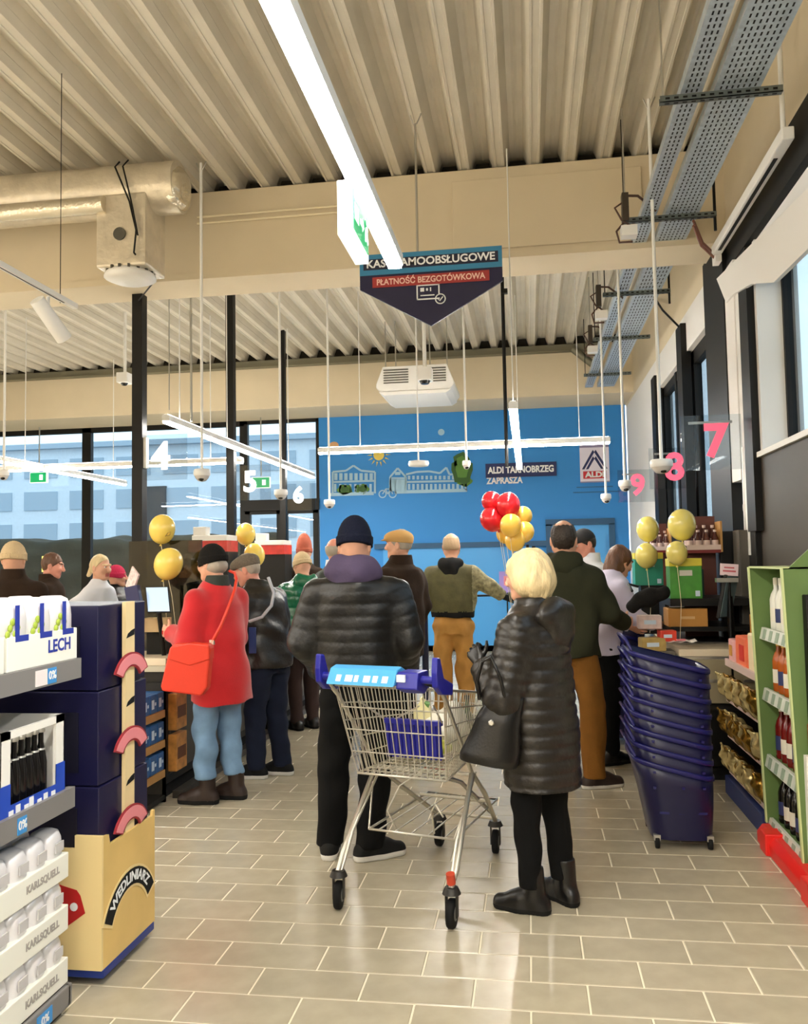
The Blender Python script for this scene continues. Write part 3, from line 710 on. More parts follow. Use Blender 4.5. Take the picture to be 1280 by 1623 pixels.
# ------------------------------------------------------------------ hung from the ceiling: strip lights and everything around them
LAMP = mat('led_diffuser', '#fffaf1', .5, emit=STRIP_EMIT); UPL = mat('added_uplight', '#fff6e8', .5, emit=ADDED_UP_EMIT)
def strip(label, a, b, rods=(), w=.075, rodz=ZC - .005, g=None):
    a = Vector(a); b = Vector(b); r = empty('strip_light', ((a.x + b.x) / 2, (a.y + b.y) / 2, a.z), label, 'light', group=g)
    d = (b - a).normalized(); n = Vector((-d.y, d.x, 0)) * w / 2
    m = MB(); m.prism([(-w / 2, .02), (w / 2, .02), (w / 2, .07), (w * .3, .085), (-w * .3, .085), (-w / 2, .07)], a, Vector((-d.y, d.x, 0)), (0, 0, 1), b - a); m.build('housing', WHP2, r)
    m = MB(); m.prism([(-w * .46, .02), (-w * .4, 0), (w * .4, 0), (w * .46, .02)], a + d * .01, Vector((-d.y, d.x, 0)), (0, 0, 1), (b - a) - d * .02); m.build('diffuser', LAMP, r)
    m = MB(); m.prism([(-w * .28, .0855), (w * .28, .0855), (w * .28, .089), (-w * .28, .089)], a + d * .02, Vector((-d.y, d.x, 0)), (0, 0, 1), (b - a) - d * .04); m.build('added_top_glow', UPL, r)  # glowing top added to the housing to brighten the ceiling, unseen from below
    for k in rods:
        p = a.lerp(b, k); MB().cyl(p + Vector((0, 0, .08)), (p.x, p.y, rodz), .006, seg=6).build('rod', WHP2, r)
    return r
strip('long bright strip light running overhead from the camera to the dark blue sign', (-.60, -6.5, 3.0), (-.60, 3.93, 3.0), (.3, .75))
strip('strip light on rods left, above the self-checkout numbers', (-3.5, 7.78, 3.0), (-3.5, 13.5, 3.0), (.06, .3, .75))
strip('strip light at the far left edge, running towards the windows', (-6.9, 9.5, 3.0), (-6.9, 13.7, 3.0), (.3, .9))
strip('cross-running strip light in front of the blue mural', (-2.66, 10.55, 3.0), (1.02, 10.55, 3.0), (.15, .52, .9))
strip('cross-running strip light before the left windows', (-8.6, 11.2, 3.0), (-3.9, 11.2, 3.0), (.1, .9))
strip('short bright strip light right of the dark blue sign, end on', (-.10, 7.0, 2.83), (-.10, 11.6, 2.83), (.02, .9))
for i, (xx, y0, y1) in enumerate(((-3.62, -6.5, 4.2), (-6.95, -6.5, 6.5), (-9.9, -6.5, 6.5))):
    strip('strip light over the aisle behind the beer shelf' if i == 0 else ('strip light over the second aisle at left, out of view' if i == 1 else 'strip light over the outermost aisle at left, out of view'), (xx, y0, 3.0), (xx, y1, 3.0), (.1, .6))
strip('strip light over the aisle along the window wall, out of view', (1.15, -6.5, 3.0), (1.15, 1.4, 3.0), (.1, .6))
# exit sign under the long strip
ex = empty('exit_sign', (-.61, 3.0, 2.86), 'box-shaped lit exit sign with green side hung under the long strip light', 'sign')
MB().span((-.642, 2.858, 2.755), (-.588, 3.168, 2.955)).build('box', mat('sign_white', '#f3f2ea', .4, emit=.8), ex, bevel=.004)
MB().span((-.589, 2.875, 2.785), (-.585, 3.15, 2.93)).build('green_panel', mat('exit_green', '#12a060', .4, emit=.55), ex)
EW = mat('exit_white', '#e8fff2', .4, emit=.7)
m = MB(); e1 = Vector((0, 1, 0)); e2 = Vector((0, 0, 1)); o_ = Vector((-.585, 2.86, 2.785)); n_ = Vector((.002, 0, 0))
m.prism([(.03, .04), (.10, .04), (.10, .10), (.03, .10)], o_, e1, e2, n_); m.prism([(.13, .06), (.17, .06), (.17, .045), (.2, .07), (.17, .095), (.17, .08), (.13, .08)], o_, e1, e2, n_)
m.prism([(.22, .03), (.235, .03), (.25, .06), (.27, .03), (.285, .04), (.262, .075), (.275, .09), (.262, .1), (.24, .09), (.225, .07)], o_, e1, e2, n_); m.prism([(.262 + .012 * math.cos(t), .115 + .012 * math.sin(t)) for t in [i * math.pi / 5 for i in range(10)]], o_, e1, e2, n_)
m.build('pictogram', EW, ex); MB().cyl((-.61, 2.95, 2.955), (-.61, 2.95, 3.0), .008).cyl((-.61, 3.1, 2.955), (-.61, 3.1, 3.0), .008).build('bracket', WHP2, ex)
# the dark blue sign for the self-checkouts
Y = 6.4; tl, tr_, bl_, br_, tip = W(570, 405, Y), W(795, 391, Y), W(569, 468, Y), W(796, 438, Y), W(684, 517, Y)
x0, x1 = tl.x, tr_.x; zt = (tl.z + tr_.z) / 2; zb = (bl_.z + br_.z) / 2; zp = tip.z; xm = (x0 + x1) / 2
sg = empty('hanging_sign', (xm, Y, zt), 'dark blue pointed hanging sign with white and red lettering under the beam', 'sign')
SGN = mat('sign_navy', '#13133c', .35); SGB = mat('sign_blue', '#2f7ea8', .4); SGD = mat('sign_band', '#0d1533', .4); SGR = mat('sign_red', '#a03030', .4)
MB().prism([(x0, zt), (x0, zb), (xm, zp), (x1, zb), (x1, zt)], (0, Y - .01, 0), (1, 0, 0), (0, 0, 1), (0, .02, 0)).build('board', SGN, sg)
h = zt - zb
MB().span((x0, Y - .013, zb + .40 * h), (x1, Y - .009, zt)).build('blue_band', SGB, sg)
MB().span((x0 + .03, Y - .016, zt - .45 * h), (x1 - .03, Y - .012, zt - .14 * h)).build('text_panel', SGD, sg)
MB().span((x0 + .10, Y - .016, zb + .03 * h), (x1 - .10, Y - .012, zb + .33 * h)).build('text_panel', SGR, sg)
text_mesh('KASY SAMOOBSŁUGOWE', .085, 'lettering', WHI, sg, (xm, Y - .018, zt - .295 * h), (1, 0, 0), (0, 0, 1), .002, width=(x1 - x0) * .90, bold=.002)
text_mesh('PŁATNOŚĆ BEZGOTÓWKOWA', .066, 'lettering', mat('pale_pink_print', '#f0c8b8', .5), sg, (xm, Y - .018, zb + .17 * h), (1, 0, 0), (0, 0, 1), .002, width=(x1 - x0) * .76, bold=.0015)
m = MB(); cz = zb - .06
for (a, b, c, d) in ((-.11, .07, .06, .08), (-.11, .07, -.05, -.04), ): m.span((xm + a, Y - .013, cz + c), (xm + b, Y - .009, cz + d))
m.span((xm - .11, Y - .013, cz - .05), (xm - .1, Y - .009, cz + .08)).span((xm + .06, Y - .013, cz - .01), (xm + .07, Y - .009, cz + .08)).span((xm - .08, Y - .013, cz + .015), (xm - .05, Y - .009, cz + .045)).span((xm - .035, Y - .013, cz + .02), (xm - .02, Y - .009, cz + .04)).span((xm - .005, Y - .013, cz + .015), (xm + .005, Y - .009, cz + .045)).span((xm - .08, Y - .013, cz - .02), (xm + .03, Y - .009, cz - .012))
c = Vector((xm + .075, Y - .012, cz - .05)); m.tube([c + Vector((math.cos(t) * .038, 0, math.sin(t) * .038)) for t in [i * math.pi / 8 for i in range(16)]], .005, 5, closed=True); m.tube([c + Vector((-.018, 0, 0)), c + Vector((-.004, 0, -.015)), c + Vector((.02, 0, .016))], .005, 5)
m.build('card_icon', WHI, sg)
MB().cyl((-.80, Y, zt), (-.80, Y, ZC - .08), .009, seg=8).build('rod', STEEL, sg)
def hook(x, y, z, parent): MB().tube([(x - .04, y, z + .07), (x - .015, y, z), (x + .015, y, z), (x + .05, y, z + .08)], .006, 5).build('hook', STEEL, parent)
hook(-.80, Y, ZC - .08, sg)
# dome cameras on rods
def dome(label, px, py, Y, r=.07, ztop=ZC - .005):
    p = W(px, py, Y); o = empty('dome_camera', p, label, 'camera')
    MB().cyl((p.x, p.y, p.z + .03), (p.x, p.y, ztop), .013, seg=8).build('pole', WHP2, o); hook(p.x, p.y, ZC - .07, o)
    MB().lathe(p, [(.02, .05), (r * .9, .045), (r, .03), (r, -.005), (r * .92, -.012)], 16).build('housing', WHP2, o)
    MB().lathe(p, [(r * .9, -.01), (r * .8, -.03), (r * .5, -.055), (r * .12, -.062)], 16).build('dome', mat('white_dome', '#cfcac4', .15), o)
    MB().ell((p.x + .005, p.y - r * .45, p.z - .042), (.026, .02, .018), 10, 6).build('lens', mat('dark_lens', '#181818', .1), o)
dome('white dome camera on a long pole over checkout four', 320, 752, 6.86)
dome('white dome camera on a pole left of the number six', 445, 783, 8.3); dome('small white dome camera before the left end of the mural', 522, 798, 10.1)
dome('large white dome camera near the number eight at right', 1048, 738, 6.5, .085); dome('white dome camera left of the number nine', 990, 769, 8.2, .06); dome('white dome camera under the emblem board', 960, 789, 9.9, .06)
dome('white dome camera at the far left edge over the beer shelf', 6, 752, 8.2, .055); dome('small white camera in front of the painted tree', 739, 736, 10.2, .05)
p = W(663, 735, 10.2); o = empty('wifi_point', p, 'flat white round access point on a rod before the painted houses', 'access point')
MB().lathe(p, [(.05, .04), (.12, .03), (.13, .0), (.12, -.03), (.03, -.035)], 16).build('disc', WHP2, o); MB().cyl(p, (p.x, p.y, ZC), .01, seg=6).build('rod', WHP2, o)
# cassette air conditioner below the far beam and camera box before it
p = W(664, 612, 12.3); o = empty('air_conditioner', (p.x, p.y, p.z), 'white ceiling cassette air conditioner with louvres above the blue wall', 'air conditioner')
MB().prism([(-.5, -.17), (.5, -.17), (.56, -.10), (.56, -.05), (.46, .2), (-.46, .2), (-.56, -.05), (-.56, -.10)], p + Vector((0, -.5, 0)), (1, 0, 0), (0, 0, 1), (0, 1, 0)).build('casing', WHP2, o, bevel=.01)
MB().prism([(-.52, -.17), (.52, -.17), (.44, -.22), (-.44, -.22)], p + Vector((0, -.52, 0)), (1, 0, 0), (0, 0, 1), (0, 1.04, 0)).build('front_panel', WHP2, o)
for sx in (-1, 1):
    for k in range(6): MB().box(p + Vector((sx * .27, -.505, -.04 + k * .037)), (.36, .012, .014)).build('louvre', mat('louvre_dark', '#4c4940', .5), o)
for sx in (-.45, -.3, .2, .45): MB().cyl(p + Vector((sx, -.3, .2)), (p.x + sx, p.y - .3, ZC - .005), .01, seg=6).build('rod', STEEL, o)
p = W(673, 594, 10.6); o = empty('camera_box', p, 'white boxy camera on a post in front of the air conditioner', 'camera')
MB().box(p, (.19, .2, .17)).build('housing', WHP2, o, bevel=.008); MB().cyl(p + Vector((0, -.02, -.085)), p + Vector((0, -.02, -.125)), .075, .05, 14).build('lens', MATS['dark_lens'], o); MB().cyl(p + Vector((0, 0, .08)), (p.x, p.y, ZC - .005), .025, seg=8).build('pole', WHP2, o)
p = W(198, 600, 10.8); o = empty('camera_box', p, 'white boxy camera on a post beside the tall black post at left', 'camera')
MB().box(p, (.16, .2, .14)).build('housing', WHP2, o, bevel=.008); MB().cyl(p + Vector((0, 0, .07)), (p.x, p.y, ZC - .005), .022, seg=8).build('pole', WHP2, o); MB().cyl(p + Vector((0, -.02, -.07)), p + Vector((0, -.02, -.1)), .05, .03, 12).build('lens', MATS['dark_lens'], o)
# free rods
for px, py0, py1, Y, lb, mm in ((303, 238, 668, 8.05, 'white rod carrying the near end of the left strip light', 'w'), (268, 470, 650, 8.3, 'thin wire rod above the number four', 'w')):
    p = W(px, py1, Y); tag(MB().cyl((p.x, p.y, p.z), (p.x, p.y, ZC + .03), .012 if px == 303 else .006, seg=6).build('rod', STEEL, loc=p), lb, 'rod')
p = W(803, 740, 9.2); o = empty('hanging_post', p, 'thin black post hanging beside the short strip light', 'post'); MB().cyl(p, (p.x, p.y, ZC - .005), .022, seg=6).build('post', BLKM, o); MB().box((p.x + .02, p.y, 4.55), (.07, .06, .05)).build('clip', BLKM, o)
# aluminium air duct with branch and round diffuser
FOIL = mat('foil_insulation', '#d6ccb8', .34, metal=.5, bump=1.0, bscale=13, var=.1)
dz = 4.86; dy = 6.75; r = .22; rx = W(283, 310, dy).x
o = empty('air_duct', (rx - 1, dy, dz), 'large foil-wrapped air duct along the beam with a square drop and round diffuser', 'duct')
m = MB(); n = 30; vs = []
for i in range(n + 1):
    xx = XL + .02 + (rx - XL) * i / n
    for k in range(20):
        a = 2 * math.pi * k / 20; rr = r * (1 + .018 * math.sin(i * 2.3 + k * 1.7)); vs.append((xx, dy + rr * math.cos(a), dz + rr * math.sin(a)))
fs = [(i * 20 + k, i * 20 + (k + 1) % 20, i * 20 + 20 + (k + 1) % 20, i * 20 + 20 + k) for i in range(n) for k in range(20)]
m.add(vs, fs, 0, True); m.add(vs[-20:], [tuple(range(20))]); m.build('main_pipe', FOIL, o)
mat('foil_shiny', '#e0d8c6', .25, metal=.8, bump=1, bscale=30)
V, Q = sdf_mesh([el((0, 0, 0), (.11, .20, .20)), el((.03, -.05, -.14), (.07, .1, .06))], .012, folds(.022, 34, 8, 1)); fe = np_obj('foil_end', [(V, Q, 0)], [MATS['foil_shiny']], o); fe.location = Vector((rx - .02, dy, dz - .01)) - parent_loc(o)
x2 = W(168, 335, dy - .2).x; m = MB().cyl((XL + .02, dy - .25, dz - .22), (x2, dy - .22, dz - .2), .075, seg=14); m.build('side_pipe', MATS['foil_shiny'], o)
bxx = (W(170, 390, dy).x + W(247, 390, dy).x) / 2; bw = W(247, 390, dy).x - W(170, 390, dy).x
MB().span((bxx - bw / 2, dy - .2, 4.13), (bxx + bw / 2, dy + .2, dz - .1)).build('drop_box', FOIL, o, bevel=.02)
MB().lathe((bxx, dy - .02, 4.11), [(.16, .04), (.21, .0), (.22, -.03), (.15, -.06), (.05, -.07)], 20).build('diffuser', WHP2, o)
m = MB(); 
for k in range(16): a = 2 * math.pi * k / 16; m.box((bxx + .195 * math.cos(a), dy - .02 + .195 * math.sin(a), 4.13), (.02, .02, .03), rot=rotz(a))
m.build('slot_ring', MATS['louvre_dark'], o)['kind'] = 'stuff'
c = W(190, 371, dy - .2); MB().cyl((c.x, dy - .2, c.z), (c.x, dy - .215, c.z), .055, seg=16).build('round_hatch', MATS['louvre_dark'], o)
(MB().tube([(bxx + .0, dy - .22, dz + .16), (bxx - .02, dy - .26, dz + .1), (bxx + .1, dy - .24, dz - .2), (bxx + .16, dy - .24, dz - .45), (bxx + .14, dy - .24, 4.22), (bxx + .05, dy + .35, 4.18), (-3.72, 7.66, 4.2)], .008, 6).tube([(bxx + .08, dy - .22, dz + .17), (bxx + .05, dy - .26, dz + .1), (bxx + .12, dy - .25, dz - .2), (bxx + .18, dy - .25, dz - .5)], .007, 6).build('cable', BLKM, o))
for sx in (-3.55, -4.6): hook(sx, dy, dz + r - .07, o); 
# track light at the far left
tz = 3.45; tx = W(114, 447, 5.5).x
o = empty('track_light', (tx, 5, tz), 'pale track rail with a white spotlight at the upper left', 'light')
MB().span((tx - .02, 1, tz), (tx + .02, 5.55, tz + .035)).build('rail', WHP2, o); MB().span((tx - .004, 1, tz - .002), (tx + .004, 5.4, tz + .002)).build('rail_slot', BLKM, o)
a = Vector((tx, 5.2, tz - .02)); MB().cyl(a + Vector((-.02, -.1, -.05)), a + Vector((.05, .12, -.26)), .05, .055, 16).build('spot_head', WHP2, o); MB().cyl(a, a + Vector((0, 0, -.1)), .012).build('swivel', WHP2, o)
MB().cyl((tx - .03, 5.4, tz), (tx - .03, 5.4, ZC - .005), .003, seg=5).build('wire', BLKM, o)
# cable trays along the right side
def tray(label, x0, x1, slots, z=4.32, y0=-6, y1=13.6):
    o = empty('cable_tray', ((x0 + x1) / 2, 4, z), label, 'cable tray')
    MB().span((x0, y0, z), (x1, y1, z + .003)).build('tray_bed', GAL, o)
    m = MB(); w = (x1 - x0) / (slots + 1)
    for k in range(1, slots + 1):
        yy = 1.5
        while yy < 13.4:
            st = .055 if yy < 8 else .11
            m.quad((x0 + k * w - .005, yy, z - .0008), (x0 + k * w - .005, yy + st * .6, z - .0008), (x0 + k * w + .005, yy + st * .6, z - .0008), (x0 + k * w + .005, yy, z - .0008)); yy += st
    m.build('slots', BLKM, o)['kind'] = 'stuff'
    MB().span((x0 - .004, y0, z), (x0, y1, z + .06)).span((x1, y0, z), (x1 + .004, y1, z + .06)).span((x0, y0, z + .05), (x1, y1, z + .055)).build('tray_side', GAL, o)
    return o
tray('narrow slotted steel cable tray beside the deck ribs', .955, 1.07, 3); tray('wide slotted steel cable tray next to the right wall', 1.145, 1.40, 7)
for i, (px0, px1, py, lb) in enumerate(((1045, 1240, 165, 'perforated support rail under the trays, nearest the camera'), (985, 1135, 354, 'perforated support rail under the trays at the near beam'), (955, 1062, 470, 'perforated support rail under the trays past the near beam'), (940, 1030, 540, 'perforated support rail fourth along the trays'), (925, 1000, 596, 'perforated support rail under the far end of the trays'))):
    Yr = (4.28 - CAM_H) / (883 - py) * F_PX; xa, xb = W(px0, py, Yr).x, W(px1, py, Yr).x
    o = empty('support_rail', ((xa + xb) / 2, Yr, 4.28), lb, 'rail'); m = MB().span((xa, Yr - .02, 4.26), (xb, Yr + .02, 4.265)).span((xa, Yr - .02, 4.26), (xb, Yr - .016, 4.30)).span((xa, Yr + .016, 4.26), (xb, Yr + .02, 4.30)); m.build('channel', mat('dark_galvanised', '#6c7370', .4, metal=.6), o)
    m = MB(); k = xa + .03
    while k < xb - .03: m.span((k, Yr - .022, 4.275), (k + .025, Yr - .0155, 4.287)); m.span((k, Yr - .006, 4.2585), (k + .025, Yr + .006, 4.262)); k += .05
    m.build('slot_row', BLKM, o)['kind'] = 'stuff'
    MB().cyl((xa + .02, Yr, 4.26), (xa + .02, Yr, ZC - .005), .006, seg=6).build('rod', STEEL if i == 0 else BLKM, o)
    if i in (1, 2): MB().cyl((xb - .01, Yr, 4.15), (xb - .01, Yr, 4.55), .012, seg=6).build('stub', BLKM, o)
# electrical junction boxes by the trays
for px, py, Y, lb in ((990, 330, 6.6, 'small dark junction box with cables at the near beam'), (948, 470, 8.6, 'dark junction box hung beside the trays in the second bay'), (935, 530, 10.6, 'junction box with looped cables further along the trays')):
    p = W(px, py, Y); o = empty('junction_box', p, lb, 'junction box'); MB().box(p, (.05, .08, .22)).build('box', mat('brown_black', '#352c22', .5), o)
    MB().box(p + Vector((.02, -.02, -.2)), (.12, .1, .08)).build('white_block', WHP2, o)
    MB().tube([p + Vector((0, 0, .1)), p + Vector((.1, 0, .09)), p + Vector((.2, .1, .05)), p + Vector((.25, .1, .0))], .01, 6).tube([p + Vector((0, 0, -.1)), p + Vector((-.07, 0, -.18)), p + Vector((-.05, 0, -.27)), p + Vector((.05, 0, -.27))], .009, 6).tube([p + Vector((.0, -.02, .05)), p + Vector((-.08, -.02, .0)), p + Vector((-.03, -.02, -.1)), p + Vector((.05, 0, -.15))], .008, 6).build('cable', mat('brown_cable', '#4a2f22', .5), o)
    MB().cyl(p + Vector((0, 0, .1)), (p.x, p.y, ZC - .005), .007, seg=6).build('rod', STEEL, o)
p = W(1134, 400, 6.8); tag(MB().tube([(1.35, 6.77, 4.2), (1.45, 7.0, 4.12), (1.68, 7.4, 4.1)], .012, 6).tube([(1.35, 6.77, 4.24), (1.48, 7.1, 4.18), (1.68, 7.4, 4.13)], .012, 6).build('cable', mat('red_brown_cable', '#7a4a38', .5), loc=(1.4, 7, 4.1)), 'red-brown cables from the trays to the black pilaster', 'cable')
tag(MB().tube([(1.33, 8.75, 4.25), (1.45, 9.0, 4.18), (1.70, 9.45, 4.10)], .012, 6).build('cable', BLKM, loc=(1.4, 9, 4.1)), 'black cable from the trays to the second black post', 'cable')
# window opener bar high on the right wall
o = empty('window_opener', (1.62, 6.2, 4.15), 'white bar-shaped window opener on the black frame at upper right', 'window opener')
MB().span((1.58, 5.25, 4.11), (1.655, 7.25, 4.19)).build('bar', WHP2, o, bevel=.008); MB().span((1.60, 5.5, 4.105), (1.625, 7.1, 4.109)).build('groove', BLKM, o); MB().span((1.60, 7.2, 4.05), (1.65, 7.32, 4.16)).build('bracket', WHP2, o); MB().cyl((1.62, 5.35, 4.19), (1.62, 5.35, ZC - .005), .016, seg=8).build('rod', WHP2, o)
# checkout posts and number signs
CLEARP = glass('clear_sign', '#eef2f4', .05); N_W = mat('number_white', '#ffffff', .4, emit=.9); N_R = mat('number_red', '#ff5a74', .4, emit=.55)
def post_sign(num, xp, Y, zt, pxn, pyn, hpx, mm, lb, w=.106, right=1, base=.95, pole=True):
    o = empty('number_post', (xp, Y, base), lb, 'post')
    if pole:
        MB().span((xp - w / 2, Y - w / 2, base), (xp + w / 2, Y + w / 2, zt)).build('post', BLKM, o)
        if num == '4': MB().span((xp + w / 2, Y - .03, 2.55), (xp + w / 2 + .03, Y + .03, 2.85)).build('light_strip', WHP2, o)
    c = W(pxn, pyn, Y); s = hpx * Y / F_PX
    MB().span((c.x - .26, Y - .006, c.z - .22), (c.x + .26, Y + .006, c.z + .22)).build('clear_panel', CLEARP, o)
    MB().span((c.x - .27 if right < 0 else xp, Y - .004, c.z + .15), (xp if right < 0 else c.x - .2, Y + .004, c.z + .17)).build('arm', STEEL, o)
    text_mesh(num, s * 1.38, 'number', mm, o, (c.x, Y - .012, c.z), (1, 0, 0), (0, 0, 1), .012, bold=.012)
post_sign('4', -3.74, 7.72, ZB, 256, 725, 46, N_W, 'tall black post with a white glowing number four'); post_sign('5', -3.67, 10.1, ZC, 397, 765, 34, N_W, 'tall black post with a white glowing number five', .098); post_sign('6', -3.62, 12.2, ZC + .15, 473, 786, 26, N_W, 'tall black post with a white glowing number six', .09)
post_sign('7', 1.62, 6.95, 3.3, 1133, 701, 50, N_R, 'clear panel with a red glowing number seven on the right wall', right=1, pole=False)
post_sign('8', 1.6, 9.35, 3, 1068, 742, 42, N_R, 'clear panel with a red glowing number eight behind the large dome camera', right=1, pole=False); post_sign('9', 1.5, 11.7, 3, 1010, 770, 32, N_R, 'red glowing number nine before the white wall strip', right=1, pole=False)

for px, py, lb in ((62, 757, 'small green exit sign over the windows at the left edge'), (414, 765, 'small green exit sign over the glass doors')):
    c = W(px, py, 14.7); o = empty('exit_sign', c, lb, 'sign'); MB().box(c, (.34, .06, .2)).build('box', MATS['sign_white'], o); MB().box(c + Vector((.0, -.032, 0)), (.32, .006, .18)).build('green_panel', MATS['exit_green'], o); MB().box(c + Vector((.06, -.037, 0)), (.07, .004, .1)).build('pictogram', EW, o)
    MB().cyl(c + Vector((0, 0, .12)), (c.x, c.y, ZB), .012, seg=6).build('rod', STEEL, o)
def full_hair(m, prims, face=(.75, .6, .02), amp=.003, v=.0065, f=120, name='hair', low=None):
    def post(F, X, Y, Z):
        F = strands(amp, f)(F, X, Y, Z); F = np.maximum(F, face[0] * Y - face[1] * Z - face[2])
        if low is not None: F = np.maximum(F, low - Z + 0 * F)
        return F
    return (name, 'h', prims, [m], dict(v=v, post=post))
NYL = lambda n, c, r=.42, **k: mat(n, c, r, bump=.25, bscale=45, var=.10, vscale=14, **k)
BLK = NYL('black_nylon', '#0e0d0d', .42); BLK2 = NYL('brown_black_nylon', '#1f1b17', .36)
RED = mat('red_wool', '#c00d16', .8, bump=.15, bscale=150, var=.06, vscale=10, sheen=.3)
GRN = mat('green_shiny_nylon', '#176344', .22, bump=.5, bscale=28, var=.2, vscale=16)
OLV = mat('olive_cotton', '#2e2f20', .9, spec=.2, bump=.15, bscale=90, var=.08); OLV2 = mat('olive_canvas', '#55512f', .75, bump=.2, bscale=60, var=.18, vscale=12)
DKB = mat('dark_brown_suede', '#2c1f15', .9, spec=.2, bump=.2, bscale=70, var=.15); DKG = mat('dark_green_cloth', '#2a3028', .8, bump=.2, var=.1)
BLKT = mat('black_trouser_cloth', '#0a0a0a', .9, spec=.2, bump=.1, var=.08); JEAN = mat('light_blue_denim', '#6f8fae', .8, bump=.12, bscale=220, var=.16, vscale=9)
DJEAN = mat('dark_blue_denim', '#161d30', .9, spec=.3, bump=.12, bscale=220, var=.12); TAN = mat('tan_canvas', '#b9863f', .8, bump=.15, bscale=160, var=.12)
TAN2 = mat('brown_corduroy', '#7c5220', .9, spec=.2, bump=.2, bscale=120, var=.12); MAR = mat('dark_maroon_cloth', '#33201d', .8, bump=.1, var=.1)
LEA = mat('black_leather', '#0b0a0a', .33, bump=.1, bscale=90); RUB = mat('black_rubber', '#101010', .8, spec=.3); WSOLE = mat('white_sole', '#d9d7d0', .6)
DBR = mat('dark_brown_leather', '#2b1d17', .5, bump=.1); KNIT = mat('black_knit', '#171513', .95, spec=.2, bump=.5, bscale=90, var=.1)
NAVYK = mat('navy_knit', '#131728', .95, spec=.2, bump=.5, bscale=90, var=.1); PUR = mat('purple_cotton', '#463a55', .85, bump=.2, var=.08)
BLOND = mat('blonde_hair', '#dcc595', .5, bump=1.0, bscale=70, var=.18, vscale=22, stretch=(1, 1, .25)); BRN = mat('brown_hair', '#5d3a22', .45, bump=.9, bscale=70, var=.25, vscale=22, stretch=(1, 1, .25))
DHAIR = mat('dark_hair', '#2d221a', .5, bump=.8, bscale=80, var=.2); GHAIR = mat('grey_hair', '#a89c8c', .6, bump=.3, bscale=80, var=.15)
LHAIR = mat('light_cropped_hair', '#b59a78', .6, bump=.2, bscale=90, var=.1); TANC = mat('tan_cap_cloth', '#c59a5c', .8, bump=.15, bscale=120)
LIL = mat('lilac_cotton', '#cfc8de', .75, bump=.12, bscale=60, var=.04); WHT = mat('white_cotton', '#dfe0e6', .75, bump=.1, bscale=60)
BEIK = mat('beige_knit', '#cdb48c', .9, bump=.5, bscale=80, var=.1); TERK = mat('terracotta_knit', '#a5553f', .9, bump=.5, bscale=80, var=.1); MAGK = mat('magenta_knit', '#b01842', .9, bump=.5, bscale=80)
GBR = mat('grey_tweed', '#6b6052', .9, bump=.4, bscale=120, var=.2, vscale=90)
BLKC = mat('black_cap_cloth', '#17171a', .8, bump=.1)
BLUEP = mat('blue_patch', '#22386f', .6); WHP = mat('reflective_grey', '#b9bcc4', .4)
SH_BLK = dict(mats=[LEA, RUB], sole=.022); SH_WH = dict(mats=[RUB, WSOLE], sole=.03); BOOT = dict(mats=[LEA, RUB], boot=.2, sole=.026, br=.052)
def A(el_, wr, **k): return dict(el=el_, wr=wr, **k)
def hood(m, c=(0, -.11, 1.46), r=(.125, .085, .10), lean=(0, 0), fall=.09, name='hood', collar=True):
    c = np.array(c, float)
    pr = [el(c, r, .04), el(c + np.array((0, -.02, -fall)), (r[0] * .62, .05, .09), .05)]
    for s in (-1, 1): pr.append(rc(c + np.array((s * .075, .02, .03)), c + np.array((s * .06, .15, .0)), .04, .03, .03))
    pr.append(el(c + np.array((0, .10, .095)), (.072, .10, .085), .03, op='sub'))
    f = folds(.011, 42)
    return (name, 't', pr, [m], dict(v=.0085, post=f))
def collar(m, lean=(0, 0), r=.078, z=1.5, h=.05, name='collar'):
    x, y = lean[0] * 1.0, lean[1] * 1.0 - .01
    return (name, 't', [lo([(z - h, x, y, r * 1.25, r * 1.2), (z + h, x, y - .005, r, r * 1.02)], .02), el((x, y + .03, z + h + .02), (r * .8, r, .07), .01, op='sub')], [m], dict(v=.007))
def baseball(m, name='hat'):
    def post(F, X, Y, Z): return np.maximum(F, -(Z - .018 + .0 * Y))
    cap = [el((0, -.012, .015), (.085, .104, .108), .01), bx((0, .14, .03), (.07, .06, .006), .005, .012, np.array(Matrix.Rotation(-.25, 3, 'X')))]
    return (name, 'h', cap, [m], dict(v=.0055, post=post))
def flat_cap(m, name='hat'):
    def post(F, X, Y, Z): return np.maximum(F, -(Z - .012 - .1 * Y))
    return (name, 'h', [el((0, .0, .05), (.095, .125, .062), .02), el((0, -.02, .02), (.086, .103, .09), .02), bx((0, .125, .028), (.06, .05, .006), .005, .015, np.array(Matrix.Rotation(-.3, 3, 'X')))], [m], dict(v=.0055, post=post))

# 1 the man in the beanie, back turned, at the handle of the trolley
Q1 = (.066, .0042)
person('man in navy beanie and black padded jacket, back turned, behind the trolley', -.965, 4.62, .06, 1.82, dict(rx=.225,
    arms=dict(L=A((-.275, -.02, 1.12), (-.22, .16, .93), hd=(.3, .8, -.5)), R=A((.285, .0, 1.12), (.25, .17, .92), hd=(-.3, .8, -.5))),
    feet=((-.15, -.02, .1), (.07, -.06, -1.05)), trousers=dict(mats=[BLKT], r=(.105, .086, .074), hem=.06), shoes=SH_WH,
    jacket=dict(prof=torso(.90, .235, .165, hip=.93, waist=.96, chest=1.0, sh=1.03), quilt=Q1, mats=[BLK], sr=(.094, .082, .062), fold=.011), head=(.0, -.1), hs=1.04,
    extra=[beanie(NAVYK, tall=.012), hood(PUR, c=(0, -.075, 1.49), r=(.15, .085, .09), fall=.10)]))
